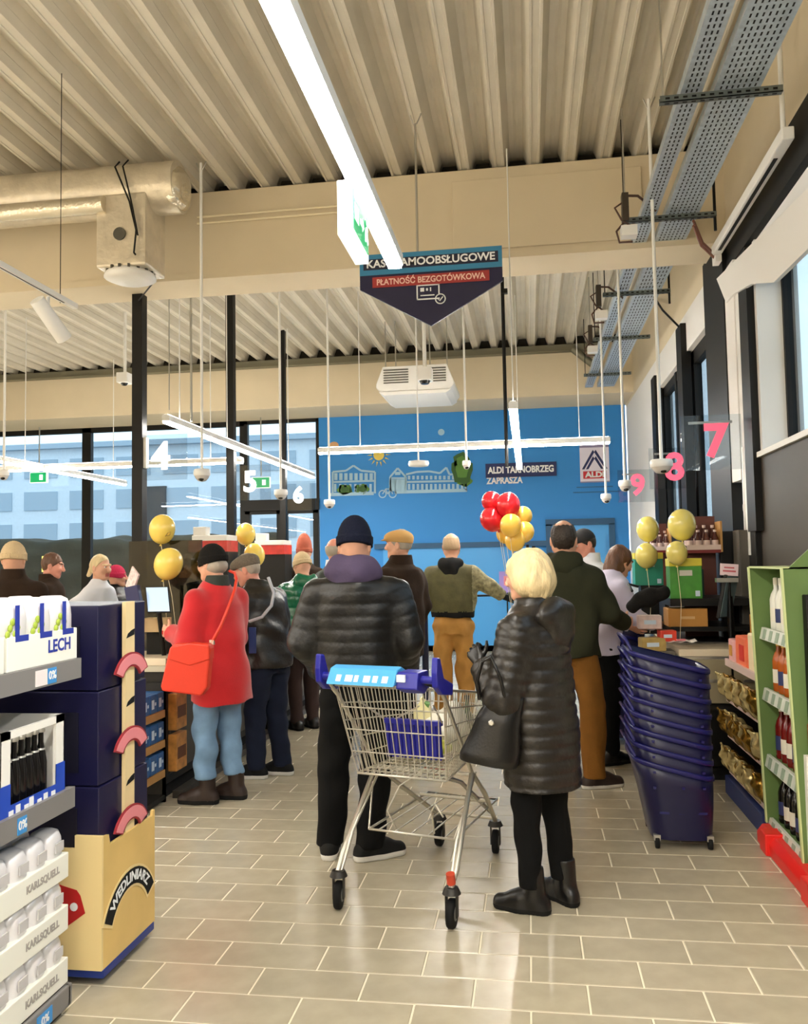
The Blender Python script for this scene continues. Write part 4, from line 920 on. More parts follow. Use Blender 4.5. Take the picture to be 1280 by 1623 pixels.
# 2 the woman in the long quilted coat
Q2 = (.062, .0075)
person('woman with blonde bob in long brown-black quilted coat, handbag on her arm', .035, 4.03, 1.05, 1.63, dict(rx=.2, lean=(0, .03),
    arms=dict(L=A((-.245, .07, 1.03), (-.175, .235, 1.19), hd=(.2, .65, .7), curl=1.0), R=A((.21, .05, 1.08), (.17, .28, 1.0), curl=.8)), glove=LEA,
    feet=((-.10, .02, .28), (.10, -.05, -.4)), trousers=dict(mats=[BLKT], r=(.09, .07, .058), hem=.12), shoes=BOOT,
    jacket=dict(long=1, prof=[(.60, 0, .0, .222, .185), (.68, 0, 0, .22, .185), (.9, 0, .005, .215, .18), (1.12, 0, .012, .20, .165), (1.30, 0, .022, .205, .16), (1.39, 0, .03, .192, .145), (1.44, 0, .03, .15, .12), (1.52, 0, .03, .085, .085)],
                quilt=Q2, squilt=(.05, .006), mats=[BLK2], sr=(.094, .09, .068), fold=.006), head=(.1, -.12),
    extra=[full_hair(BLOND, [el((0, -.02, .012), (.112, .125, .118), .03), el((0, -.035, -.055), (.113, .108, .08), .04), el((.0, -.06, -.11), (.07, .05, .05), .03)], face=(.8, .35, .055), amp=.0045),
           hood(BLK2, c=(.02, -.085, 1.425), r=(.17, .075, .105), lean=(0, .03), fall=.10)]))
# 3 the woman in red
person('woman in long red coat and blue jeans with black knit hat, at the checkout', -2.10, 5.56, 1.12, 1.73, dict(rx=.205, lean=(0, .05),
    arms=dict(L=A((-.25, .04, 1.10), (-.19, .29, 1.15), hd=(.1, .95, .1), curl=.9, hv=.004), R=A((.23, .09, 1.10), (.14, .30, 1.14), curl=.8)),
    feet=((-.10, .05, .5), (.09, -.03, .35)), trousers=dict(mats=[JEAN], r=(.1, .08, .068), hem=.17, fold=.012), shoes=dict(mats=[DBR, RUB], boot=.19, sole=.028, br=.058),
    jacket=dict(long=1, prof=[(.68, 0, 0, .235, .19), (.8, 0, 0, .23, .185), (1.0, 0, .012, .215, .17), (1.2, 0, .03, .205, .16), (1.34, 0, .045, .205, .15), (1.42, 0, .05, .165, .125), (1.47, 0, .05, .115, .1), (1.5, 0, .05, .085, .085)],
                mats=[RED], sr=(.092, .082, .066), fold=.014, ff=24), head=(.1, -.15),
    extra=[beanie(KNIT, tall=.0), collar(DKG, (0, .05), .075, 1.505, .04, 'scarf'), full_hair(GHAIR, [el((0, -.03, -.04), (.083, .085, .06), .02)], face=(.8, .2, .03), amp=.002)]))
# 4 the man in flat cap and dark jacket
person('man in grey flat cap and dark jacket, face turned to the red coat', -1.97, 6.22, 1.15, 1.70, dict(rx=.21, lean=(0, .10), skin=SKINP,
    arms=dict(L=A((-.24, .1, 1.10), (-.16, .3, 1.05)), R=A((.24, .06, 1.08), (.2, .26, .98))),
    feet=((-.09, .06, .4), (.1, -.04, .3)), trousers=dict(mats=[DJEAN], r=(.105, .084, .07), hem=.07), shoes=SH_WH,
    jacket=dict(prof=torso(.85, .215, .165, hip=1.0, waist=1.0, lean=(0, .1)), mats=[BLK2, BLUEP, WHP], sr=(.09, .076, .06), fold=.014), head=(.35, -.35), head_off=(0, .05), head_dz=-.02,
    extra=[flat_cap(GBR), short_hair(GHAIR, -.07), collar(DKG, (0, .11), .085, 1.47, .04)]))
# 5 the green coat
person('person in shiny green padded coat with beige hat, dark trousers', -2.18, 8.0, .5, 1.70, dict(rx=.205, vox=.012,
    arms=dict(L=A((-.24, .06, 1.10), (-.17, .26, 1.05)), R=A((.24, .04, 1.10), (.2, .22, 1.0))),
    feet=((-.08, .0, .3), (.09, .05, .2)), trousers=dict(mats=[MAR], hem=.07), shoes=SH_BLK,
    jacket=dict(long=1, prof=torso(.74, .225, .175, hip=1.05, waist=.98), quilt=(.11, .008), mats=[GRN], sr=(.092, .08, .062), fold=.013, ff=26), head=(.2, -.2),
    extra=[beanie(BEIK), hood(GRN, c=(0, -.09, 1.455), r=(.13, .08, .085))]))
# 6 behind the green coat
person('person in tall terracotta knit hat and white trainers beyond the green coat', -2.74, 10.1, .5, 1.86, dict(rx=.2, vox=.012,
    arms=dict(L=A((-.24, .06, 1.12), (-.17, .26, 1.06)), R=A((.24, .04, 1.12), (.2, .22, 1.0))),
    feet=((-.08, .0, .3), (.11, -.05, -.3)), trousers=dict(mats=[TAN2], hem=.09), shoes=dict(mats=[WSOLE, WSOLE]),
    jacket=dict(prof=torso(.86, .21, .15), mats=[DKB], fold=.008), extra=[beanie(TERK, tall=.06), collar(DKB)]))
# 7 bald man behind the beanie
person('bald man with glasses half hidden behind the navy beanie', -1.98, 8.5, -.5, 1.84, dict(rx=.2, vox=.012, skin=SKINP,
    arms=dict(L=A((-.24, .06, 1.12), (-.17, .24, 1.02)), R=A((.24, .04, 1.12), (.2, .22, 1.0))),
    feet=((-.09, .0, .1), (.09, .0, -.1)), trousers=dict(mats=[DJEAN]), shoes=SH_BLK,
    jacket=dict(prof=torso(.88, .21, .15), mats=[DKG], fold=.008), head=(-.3, 0),
    extra=[short_hair(GHAIR, -.06, bald=.10), collar(WHT), ('glasses', 'h', [rc((-.055, .1, .002), (-.02, .112, .002), .006, .006, .003), rc((.055, .1, .002), (.02, .112, .002), .006, .006, .003), rc((-.02, .112, .004), (.02, .112, .004), .004, .004, .003), rc((-.057, .098, .004), (-.085, .0, .004), .004, .004, .003), rc((.057, .098, .004), (.085, .0, .004), .004, .004, .003)], [LEA], dict(v=.004))]))
# 8 tan flat cap, profile
person('man in tan cap and dark brown coat, looking left before the blue wall', -1.13, 7.35, .95, 1.87, dict(rx=.21, vox=.012, lean=(0, -.01),
    arms=dict(L=A((-.25, .06, 1.12), (-.17, .26, 1.02)), R=A((.25, -.03, 1.12), (.24, .08, .88))),
    feet=((-.09, .0, .2), (.09, .0, 0)), trousers=dict(mats=[BLKT]), shoes=SH_BLK,
    jacket=dict(long=1, prof=torso(.72, .22, .165, hip=1.0, waist=1.0), mats=[DKB], fold=.009), head=(.45, 0),
    extra=[flat_cap(TANC), short_hair(GHAIR, -.05), collar(DKB, (0, 0), .09, 1.5, .05)]))
# 9 tan trousers
CAMO = mat('camouflage_cloth', '#8a8462', .75, bump=.3, bscale=40, var=.45, vscale=26)
person('man with cropped hair in olive jacket with black hood and tan trousers', -.785, 8.6, -.05, 1.87, dict(rx=.205, vox=.011,
    arms=dict(L=A((-.275, -.02, 1.16), (-.19, .2, 1.08)), R=A((.345, .0, 1.25), (.475, .08, 1.15), hd=(.8, .2, -.25), curl=.5)), glove=RUB,
    feet=((-.11, .0, .15), (.11, .03, -.15)), trousers=dict(mats=[TAN], r=(.105, .088, .076), hem=.05, fold=.014), shoes=SH_BLK,
    jacket=dict(prof=torso(.96, .215, .155, hip=.93, waist=1.04, chest=1.06), mats=[OLV2, RUB, CAMO], sr=(.088, .074, .058), fold=.010, mi=lambda c: np.where(c[:, 2] < 1.015 + .0 * c[:, 0], np.where(abs(c[:, 0]) < .23, 1, 2), np.where(c[:, 0] > .2, 2, 0))), head=(.05, 0),
    extra=[short_hair(LHAIR, -.045, bald=.07, amp=.0008), hood(RUB, c=(0, -.085, 1.455), r=(.115, .075, .08), fall=.09)]))
# 10 olive jacket at the right
person('tall balding man in dark olive parka and brown trousers beside the blue baskets', .25, 6.2, -.22, 1.86, dict(rx=.215, vox=.010,
    arms=dict(L=A((-.25, .05, 1.14), (-.18, .27, 1.02)), R=A((.275, .06, 1.13), (.35, .27, 1.06), hd=(.35, .7, -.1), curl=.9, hv=.004)),
    feet=((-.06, .12, -.1), (.17, -.06, -1.0)), trousers=dict(mats=[TAN2], r=(.105, .086, .072), hem=.07, fold=.013), shoes=dict(mats=[DBR, WSOLE], sole=.026),
    jacket=dict(prof=torso(.85, .22, .165, hip=.98, waist=1.0), mats=[OLV], sr=(.088, .076, .06), fold=.016, ff=24), head=(.1, 0), hs=1.06,
    extra=[short_hair(DHAIR, -.075, bald=.062, amp=.0025), hood(OLV, c=(0, -.08, 1.475), r=(.12, .075, .075), fall=.06)]))
# 11 black cap
person('man in black baseball cap, face turned left, beside the parka man', .53, 7.75, 1.1, 1.86, dict(rx=.2, vox=.012, skin=SKINP,
    arms=dict(L=A((-.24, .06, 1.12), (-.17, .24, 1.02)), R=A((.24, .04, 1.12), (.2, .22, 1.0))),
    feet=((-.09, .0, .1), (.09, .0, -.1)), trousers=dict(mats=[DJEAN]), shoes=SH_BLK,
    jacket=dict(prof=torso(.88, .2, .15), mats=[WHT], fold=.007), head=(.9, -.3), extra=[baseball(BLKC), short_hair(DHAIR, -.06), collar(WHT)]))
# 12 cashier right
person('woman with long brown hair in lilac shirt bending over the checkout at right', .53, 6.85, -1.0, 1.73, dict(rx=.175, lean=(0, .12), vox=.0105,
    arms=dict(L=A((-.2, .2, 1.13), (-.12, .4, 1.05)), R=A((.21, .2, 1.14), (.16, .42, 1.08), hv=.004)),
    feet=((-.09, .0, 0), (.09, .0, 0)), trousers=dict(mats=[BLKT], w=.86), shoes=SH_BLK,
    jacket=dict(prof=torso(.86, .185, .14, hip=1.02, waist=.92, lean=(0, .12)), mats=[LIL], sr=(.076, .062, .05), fold=.012), head=(.0, -.4), head_off=(0, .04), head_dz=-.03,
    extra=[full_hair(BRN, [el((0, -.018, .012), (.09, .106, .11), .02), el((0, -.05, -.08), (.088, .07, .1), .04), rc((-.05, .0, -.1), (-.06, .03, -.19), .04, .03, .03), rc((.05, .0, -.1), (.06, .03, -.19), .04, .03, .03)], face=(.8, .45, .045), amp=.0035)]))
# 13 cashier left
person('blonde cashier in white blouse with hair tied back at the left checkout', -4.14, 7.6, -1.75, 1.71, dict(rx=.17, lean=(0, .05), vox=.011,
    arms=dict(L=A((-.2, .12, 1.13), (-.12, .32, 1.1)), R=A((.22, -.16, 1.19), (.25, -.42, 1.20))),
    feet=((-.09, .0, 0), (.09, .0, 0)), trousers=dict(mats=[BLKT], w=.86), shoes=SH_BLK,
    jacket=dict(prof=torso(.88, .18, .135, hip=1.0, waist=.9, lean=(0, .05)), mats=[WHT], sr=(.076, .066, .05), fold=.008), head=(-.1, -.1), brow=BLOND,
    extra=[full_hair(BLOND, [el((0, -.018, .012), (.084, .102, .108), .02), rc((0, -.1, .0), (-.0, -.15, -.1), .035, .02, .03)], face=(.8, .6, .012), amp=.002)]))
# 14 far-left knit hat
person('person in ribbed beige knit hat and dark coat beyond the beer shelf', -4.33, 6.6, .3, 1.80, dict(rx=.21, vox=.012,
    arms=dict(L=A((-.25, .06, 1.12), (-.17, .24, 1.02)), R=A((.25, .04, 1.12), (.2, .22, 1.0))),
    feet=((-.09, .0, 0), (.09, .0, 0)), trousers=dict(mats=[BLKT]), shoes=SH_BLK,
    jacket=dict(prof=torso(.85, .22, .16), mats=[DKB], fold=.008), hs=1.08, extra=[beanie(BEIK, knit=.003), collar(DKB, (0, 0), .09, 1.5, .05)]))
# 15 russet hair
person('person with short russet hair beside the beige knit hat', -4.70, 7.75, -1.2, 1.74, dict(rx=.2, vox=.013, skin=SKINP,
    arms=dict(L=A((-.24, .06, 1.12), (-.17, .24, 1.02)), R=A((.24, .04, 1.12), (.2, .22, 1.0))),
    feet=((-.09, .0, 0), (.09, .0, 0)), trousers=dict(mats=[BLKT]), shoes=SH_BLK,
    jacket=dict(prof=torso(.85, .21, .15), mats=[DKB], fold=.008), head=(0, -.2), extra=[short_hair(BRN, -.07, amp=.003), collar(DKB)]))
# 16 magenta hat
person('person in magenta knit hat and black coat left of the tinted screen', -4.28, 8.3, -1.2, 1.60, dict(rx=.2, vox=.013,
    arms=dict(L=A((-.24, .06, 1.12), (-.17, .24, 1.02)), R=A((.24, .04, 1.12), (.2, .22, 1.0))),
    feet=((-.09, .0, 0), (.09, .0, 0)), trousers=dict(mats=[BLKT]), shoes=SH_BLK,
    jacket=dict(prof=torso(.85, .23, .17), mats=[BLK], fold=.008, quilt=(.09, .007)), extra=[beanie(MAGK), collar(KNIT)]))
# 17 beyond the tinted screen
person('person in dark green coat behind the tinted screen and yellow balloon', -3.28, 7.75, -1.4, 1.70, dict(rx=.21, vox=.013,
    arms=dict(L=A((-.24, .06, 1.12), (-.17, .24, 1.02)), R=A((.24, .04, 1.12), (.2, .22, 1.0))),
    feet=((-.09, .0, 0), (.09, .0, 0)), trousers=dict(mats=[BLKT]), shoes=SH_BLK,
    jacket=dict(prof=torso(.85, .23, .17), mats=[DKG], fold=.009), head=(0, -.2), extra=[short_hair(DHAIR, -.07, amp=.003), hood(DKG)]))
# ------------------------------------------------------------------ shopping trolley
NAVYP = mat('navy_plastic', '#20218e', .35, bump=.03); LBLU = mat('label_blue', '#4aa3dc', .35); ORG = mat('orange_red_plastic', '#c0442a', .45)
cb = Vector((-.643, 3.83, 0)); cv = Vector((.272, .962, 0)).normalized(); cu_ = Vector((cv.y, -cv.x, 0)); K = lambda a, b, z: cb + cu_ * a + cv * b + Vector((0, 0, z))
ct = empty('shopping_trolley', cb, 'wire shopping trolley with dark blue handle and light blue label panel', 'trolley')
def lerp(p, q, t): return p + (q - p) * t
TL, TR = (K(-.275, -.03, 1.03), K(-.195, .92, .87)), (K(.275, -.03, 1.03), K(.195, .92, .87)); BL_, BR_ = (K(-.225, .10, .60), K(-.15, .80, .60)), (K(.225, .10, .60), K(.15, .80, .60))
def grid(nm, A0, A1, B0, B1, nv, nh, r=.0028, skip=()):
    m = MB()
    for i in range(nv + 1): m.tube([lerp(A0, A1, i / nv), lerp(B0, B1, i / nv)], r, 5)
    for j in range(nh + 1): m.tube([lerp(A0, B0, j / nh), lerp(A1, B1, j / nh)], r * 1.25, 5)
    return m.build(nm, CHROME, ct)
grid('side_panel', TL[0], TL[1], BL_[0], BL_[1], 26, 5); grid('side_panel', TR[0], TR[1], BR_[0], BR_[1], 26, 5)
grid('handle_gate', TL[0] + cv * .02, TR[0] + cv * .02, BL_[0], BR_[0], 15, 4); grid('nose_panel', TL[1], TR[1], BL_[1], BR_[1], 12, 5); grid('bottom_grid', BL_[0], BR_[0], BL_[1], BR_[1], 14, 12)
m = MB().tube([TL[0], TL[1], TR[1], TR[0]], .007, 7); m.tube([BL_[0], BL_[1], BR_[1], BR_[0], BL_[0]], .006, 6); m.build('rim', CHROME, ct)
for s in (-1, 1):
    ap = K(s * .255, .36, .58); m = MB()
    m.tube([K(s * .28, -.005, .17), K(s * .285, .05, .23), ap, K(s * .235, .6, .42), K(s * .165, .97, .17)], .013, 8)
    m.tube([K(s * .27, .01, .17), K(s * .262, .12, .33), K(s * .25, .42, .57)], .008, 6)
    m.tube([ap, K(s * .27, .0, .98), K(s * .275, -.10, 1.06)], .010, 7); m.build('leg_frame', CHROME, ct)
m = MB().tube([K(-.25, .36, .57), K(.25, .36, .57)], .010, 7).tube([K(-.2, .78, .33), K(.2, .78, .33)], .009, 7).tube([K(-.165, .95, .19), K(.165, .95, .19)], .008, 7)
m.tube([K(-.22, .2, .31), K(-.2, .9, .31), K(.2, .9, .31), K(.22, .2, .31), K(-.22, .2, .31)], .006, 6)
for k in range(5): m.tube([K(-.17 + k * .085, .2, .31), K(-.15 + k * .075, .9, .31)], .004, 5)
m.tube([K(-.22, .2, .31), K(-.26, .33, .5)], .005, 5).tube([K(.22, .2, .31), K(.26, .33, .5)], .005, 5)
m.tube([K(-.1, .25, .31), K(-.13, .22, .40), K(-.1, .3, .5), K(0, .34, .57)], .004, 5).tube([K(.1, .25, .31), K(.1, .22, .42), K(.13, .2, .46), K(.16, .22, .40)], .005, 5)
m.build('lower_rack', CHROME, ct)
MB().tube([K(-.05, .45, .545), K(.1, .62, .46), K(.16, .9, .24)], .012, 6).build('brace', STEEL, ct); MB().box(K(.0, .5, .535), (.12, .03, .02), rot=rotz(-.3)).build('clip', ORG, ct); MB().cyl(K(.28, -.0, .19), K(.28, -.01, .235), .02, seg=10).build('clip', ORG, ct)
for a, b, tw in ((-.28, 0, .28), (.28, 0, .12), (-.166, .97, .1), (.163, .97, .2)):
    p = K(a, b, .0625); ax = (cu_ * math.cos(tw) + cv * math.sin(tw)).normalized()
    w = MB(); w.lathe(p - ax * .016, [(.03, -.001), (.058, .0), (.0625, .006), (.0625, .026), (.058, .032), (.03, .033)], 20, 0, ax); o = w.build('wheel', RUB, ct)
    MB().cyl(p - ax * .019, p + ax * .019, .03, seg=14).build('hub', mat('grey_hub', '#6b6a66', .5), o)
    MB().box(p + ax * .024 + Vector((0, 0, .045)), (.006, .03, .12), rot=rotz(math.atan2(ax.y, ax.x))).box(p - ax * .024 + Vector((0, 0, .045)), (.006, .03, .12), rot=rotz(math.atan2(ax.y, ax.x))).cyl(p + Vector((0, 0, .085)), p + Vector((0, 0, .112)), .042, .03, 14).build('fork', mat('black_caster', '#26231f', .5), o)
# handle: bar, end wings, light blue label panel, coin lock
MB().cyl(K(-.29, -.13, 1.085), K(.29, -.13, 1.085), .017, seg=12).build('handle_bar', NAVYP, ct)
for s in (-1, 1):
    m = MB(); m.prism([(-.16, 1.06), (-.10, 1.02), (.02, 1.0), (.03, 1.05), (-.08, 1.09), (-.12, 1.18), (-.155, 1.185), (-.165, 1.12)], K(s * .285 - .014, 0, 0), cv, (0, 0, 1), cu_ * .028); m.build('end_wing', NAVYP, ct, bevel=.006)
m = MB(); pr = [(-.215, 1.06), (-.17, 1.128), (-.12, 1.138), (-.05, 1.108), (-.035, 1.085), (-.06, 1.07), (-.17, 1.062)]
o = m.prism(pr, K(-.215, 0, 0), cv, (0, 0, 1), cu_ * .33).build('label_panel', LBLU, ct, bevel=.006)
m = MB()
for k, w_ in enumerate((.03, .045, .025, .04, .03, .035)):
    a0 = -.17 + k * .045; m.add([K(a0, -.2075, 1.075), K(a0 + w_ * .8, -.2075, 1.075), K(a0 + w_ * .8, -.190, 1.1015), K(a0, -.190, 1.1015)], [(0, 1, 2, 3)])
m.build('label_marks', WHI, o)
MB().prism([(-.19, 1.05), (-.17, 1.12), (-.06, 1.12), (-.04, 1.05), (-.1, 1.02)], K(.115, 0, 0), cv, (0, 0, 1), cu_ * .10).build('coin_lock', NAVYP, ct, bevel=.006); MB().box(K(.14, -.185, 1.095), (.04, .012, .03), rot=rotz(-.27)).build('lock_plate', WHI, ct)
MB().cyl(K(.19, -.13, 1.085), K(.29, -.02, 1.03), .012, seg=8).cyl(K(-.19, -.13, 1.085), K(-.29, -.02, 1.03), .012, seg=8).build('handle_arm', BLKM, ct)
# blue slatted child seat flap inside
m = MB()
for k in range(13): m.box(K(-.135 + k * .0225, .255 - .0, .735), (.013, .012, .17), rot=rotz(-.275) @ Matrix.Rotation(.12, 3, 'X'))
m.span((0, 0, 0), (.0001, .0001, .0001)); MB.span
so = MB(); so.v, so.f, so.mi, so.sm = m.v[:-8], m.f[:-6], m.mi[:-6], m.sm[:-6]
so.box(K(0, .262, .735), (.285, .012, .15), rot=rotz(-.275) @ Matrix.Rotation(.12, 3, 'X')).box(K(0, .25, .825), (.30, .03, .022), rot=rotz(-.275))
so.build('seat_flap', NAVYP, ct); MB().tube([K(-.15, .25, .83), K(-.19, .05, .95)], .005, 6).tube([K(.15, .25, .83), K(.19, .05, .95)], .005, 6).tube([K(-.1, .25, .83), K(.1, .1, .93)], .004, 5).build('seat_wire', CHROME, ct)
# groceries in the trolley
def blob(name, mats, prims, label, cat, loc, amp=.006, f=40, h=.008):
    V, Q = sdf_mesh(prims, h, folds(amp, f, 6, 1)); e = empty(name + '_root', loc); o = np_obj(name, [(V, Q, 0)], mats, None); bpy.data.objects.remove(e); o.location = loc; return tag(o, label, cat)
PLAS = mat('white_film', '#e6e2d6', .3, bump=.4, bscale=40, var=.06); YG = mat('yellow_green_pack', '#b9bd4e', .35, bump=.2, var=.25, vscale=30)
blob('grocery_bag', [PLAS], [el((0, 0, .105), (.13, .14, .105), .04), el((.04, -.03, .18), (.06, .07, .08), .04)], 'white plastic bag of groceries in the nose of the trolley', 'bag', K(.02, .62, .612), .010, 45)
blob('salad_bag', [YG], [el((0, 0, .05), (.15, .09, .05), .03)], 'yellow-green salad bag on the trolley bottom under the blue flap', 'bag', K(-.02, .42, .615), .006)
o = empty('milk_carton', K(-.09, .58, .612), 'pale yellow carton standing in the trolley behind the blue flap', 'carton'); c = K(-.09, .58, 0); CRM = mat('carton_cream', '#e4dba8', .5)
MB().box(c + Vector((0, 0, .72)), (.09, .09, .21), rot=rotz(.2)).build('box', CRM, o); m = MB(); m.prism([(-.045, 0), (.045, 0), (.004, .05), (.004, .065), (-.004, .065), (-.004, .05)], c + Vector((0, -.045, .825)), (1, 0, 0), (0, 0, 1), (0, .09, 0)); m.build('gable', CRM, o); MB().cyl(c + Vector((.02, -.02, .84)), c + Vector((.03, -.03, .865)), .015, seg=10).build('cap', mat('green_cap', '#5c8a4a', .4), o)
o = empty('bottle', K(.10, .74, .612), 'dark green bottle lying upright in the trolley nose', 'bottle'); MB().lathe(K(.10, .74, .612), [(.03, 0), (.036, .01), (.036, .13), (.03, .16), (.013, .2), (.013, .25)], 14).build('body', mat('green_glass', '#3a5138', .15), o); MB().lathe(K(.10, .74, .862), [(.014, 0), (.014, .02), (.01, .022)], 12).build('cap', RUB, o)
# handbag on the woman's arm
hb = empty('handbag', (-.205, 3.84, .69), 'black leather handbag hanging from the arm of the woman in the quilted coat', 'handbag')
V, Q = sdf_mesh([lo([(.0, 0, 0, .125, .06), (.03, 0, 0, .13, .068), (.2, .02, 0, .10, .052), (.31, .045, 0, .07, .032)], .02)], .008, folds(.004, 35))
R_ = np.array((Matrix.Rotation(.16, 3, 'Y'))); b = np_obj('body', [(V @ R_.T, Q, 0)], [LEA], hb)
m = MB()
for s in (-1, 1): m.tube([(-.235, 3.82 + s * .03, .98), (-.245, 3.80 + s * .04, 1.06), (-.22, 3.80 + s * .05, 1.15), (-.18, 3.81 + s * .05, 1.17), (-.14, 3.80 + s * .04, 1.08), (-.12, 3.82 + s * .03, .97)], .008, 7)
m.build('handle', LEA, hb); MB().lathe((-.185, 3.775, .88), [(.005, 0), (.013, .0), (.014, .003), (.009, .005)], 14, 0, (0, -1, .1)).build('buckle', STEEL, hb)
# red shoulder bag of the woman in red
RBG = mat('orange_red_leather', '#d8351c', .45, bump=.1, bscale=80)
x0, z0 = W(258, 1094, 5.17), W(345, 1020, 5.17)
sb = empty('shoulder_bag', ((x0.x + z0.x) / 2, 5.18, x0.z), 'orange-red shoulder bag slung across the red coat', 'handbag')
MB().prism([(0, .03), (.01, 0), (.27, -.03), (.31, .02), (.335, .27), (.32, .30), (.09, .30), (.06, .27)], (x0.x, 5.13, x0.z), (1, 0, 0), (0, 0, 1), (0, .075, 0)).build('body', RBG, sb, bevel=.012)
MB().prism([(.07, .28), (.06, .20), (.2, .16), (.33, .2), (.33, .29), (.2, .305)], (x0.x, 5.122, x0.z), (1, 0, 0), (0, 0, 1), (0, .09, 0)).build('flap', RBG, sb, bevel=.008)
pts = [W(336, 1018, 5.2), W(350, 992, 5.2), W(365, 955, 5.25), W(372, 935, 5.33), W(375, 918, 5.42), W(372, 908, 5.5), W(364, 905, 5.58)]
MB().tube(pts, .011, 6).build('strap', RBG, sb); MB().box(pts[0], (.03, .02, .03)).build('ring', CHROME, sb)
# strap bag of the man in the cap
pts = [W(425, 915, 5.98), W(434, 940, 5.96), W(430, 960, 5.95), W(415, 978, 5.93), W(395, 985, 5.95)]
tag(MB().tube(pts, .012, 6).build('shoulder_strap', WHP, loc=pts[0]), 'pale grey bag strap across the back of the man in the flat cap', 'strap')
tag(MB().box(W(400, 1015, 5.97), (.055, .012, .19)).build('jacket_panel', [BLUEP], bevel=.004, loc=W(400, 1015, 5.97)), 'blue pouch hanging at the back of the dark jacket', 'pouch')
# ------------------------------------------------------------------ stacks of blue trolley baskets
BASK = mat('basket_blue', '#0a0a38', .33, spec=.5); BASKR = mat('basket_rim', '#15155c', .3)
def ringpts(cx, cy, hx_, hy_, z, n=28, e=5.0, tilt=0):
    out = []
    for i in range(n):
        a = 2 * math.pi * i / n; c, s = math.cos(a), math.sin(a); q = (abs(c) ** e + abs(s) ** e) ** (-1 / e)
        x, y = hx_ * c * q, hy_ * s * q; out.append((cx + x, cy + y, z - tilt * x / hx_))
    return out
def loft(m, rings, mi=0, sm=True):
    n = len(rings[0]); m.add([p for r in rings for p in r], [(j * n + i, j * n + (i + 1) % n, (j + 1) * n + (i + 1) % n, (j + 1) * n + i) for j in range(len(rings) - 1) for i in range(n)], mi, sm)
def basket(parent_label, loc, wheels, g=None):
    o = empty('trolley_basket', loc, parent_label, 'basket', group=g); X, Y, Z = loc; m = MB(); hgt = .44; tl = .055
    bot = ringpts(X, Y, .165, .21, Z + .05); 
    R0 = [ringpts(X - .02 * t - .02 * t * t, Y, .165 + .055 * t, .21 + .04 * t, Z + .05 + (hgt - .05) * t, tilt=tl * t) for t in (0, .25, .5, .75, 1)]
    Ri = [ringpts(X - .02 * t - .02 * t * t, Y, .160 + .055 * t, .205 + .04 * t, Z + .055 + (hgt - .055) * t, tilt=tl * t) for t in (1, .5, 0)]
    loft(m, R0 + Ri); m.add(bot, [tuple(range(len(bot)))[::-1]]); m.add(Ri[-1], [tuple(range(len(bot)))]); m.build('basket_body', BASK, o)
    m = MB(); r1 = [ringpts(X - .04, Y, .22 + d, .25 + d, Z + hgt + dz_, tilt=tl) for d, dz_ in ((.0, -.022), (.006, -.02), (.007, .0), (.003, .006), (-.004, .005))]; loft(m, r1); m.build('rim', BASKR, o)
    m = MB()
    for sx, yy in ((-.13, -.252), (.02, -.252), (.13, -.25)): m.box((X - .02 + sx, Y + yy + .005, Z + hgt - .10), (.014, .012, .012))
    m.build('stud', BASKR, o)['kind'] = 'stuff'
    m = MB(); 
    for k in range(3): m.box((X - .10 + .1 * k, Y - .222, Z + .2), (.05, .006, .012))
    m.build('ridge', BASKR, o)['kind'] = 'stuff'
    MB().tube([(X - .245, Y - .2, Z + hgt + .06), (X - .275, Y - .2, Z + hgt + .12), (X - .28, Y, Z + hgt + .13), (X - .275, Y + .2, Z + hgt + .12), (X - .245, Y + .2, Z + hgt + .06)], .010, 6).build('handle', BASKR, o)
    if wheels:
        for sx, sy in ((-.14, -.19), (.14, -.19), (-.14, .19), (.14, .19)):
            w_ = MB().lathe((X + sx - .012, Y + sy, .032), [(.012, 0), (.030, .001), (.032, .006), (.032, .018), (.030, .023), (.012, .024)], 14, 0, (1, 0, 0)).build('wheel', RUB, o)
            MB().box((X + sx, Y + sy, .06), (.035, .03, .03)).build('bracket', STEEL, w_)
    return o
ords = ['lowest', 'second', 'third', 'fourth', 'fifth', 'sixth', 'seventh', 'topmost']
bxx_, byy = .795, 5.07
for i in range(8): basket('dark blue trolley basket on castors, lowest of the near nested stack' if i == 0 else f'dark blue trolley basket, {ords[i]} from the floor in the near nested stack' if i < 7 else 'dark blue trolley basket, topmost of the near nested stack', (bxx_, byy, i * .083 if i == 0 else i * .083), i == 0, 'blue trolley baskets in the near stack')
b0 = None
for i in range(9): basket(f'dark blue trolley basket, {["lowest","second","third","fourth","fifth","sixth","seventh","eighth","topmost"][i]} of the farther stack behind the cashier', (.80, 7.75, i * .083), i == 0, 'blue trolley baskets in the farther stack')
# ------------------------------------------------------------------ beer shelf at the left
SHG = mat('shelf_grey', '#7f7c7b', .45); SHD = mat('shelf_dark', '#100f0f', .6); CART = mat('beer_carton_white', '#f0efe4', .5); CANW = mat('can_white', '#ece9ea', .28, metal=.2); TAGB = mat('price_tag_blue', '#3f92d6', .5); TAGW = mat('price_tag_white', '#e8e0e0', .5); LCHB = mat('deep_blue_print', '#23379c', .5); HOP = mat('hop_green', '#a9bf45', .5)
SX = -1.68; Y0, Y1 = .6, 2.96
sh = empty('beer_shelf', (-2.1, 2, 0), 'grey shop shelving unit stacked with beer at the left edge', 'shelf')
MB().span((SX - .02, Y0, .0), (-2.5, Y1 - .06, .085)).build('plinth', SHD, sh); MB().span((SX - .02, Y0, .02), (SX, Y1 - .03, .095)).span((SX - .6, Y1 - .05, .02), (SX, Y1 - .02, .095)).build('plinth_rail', SHG, sh, bevel=.006)
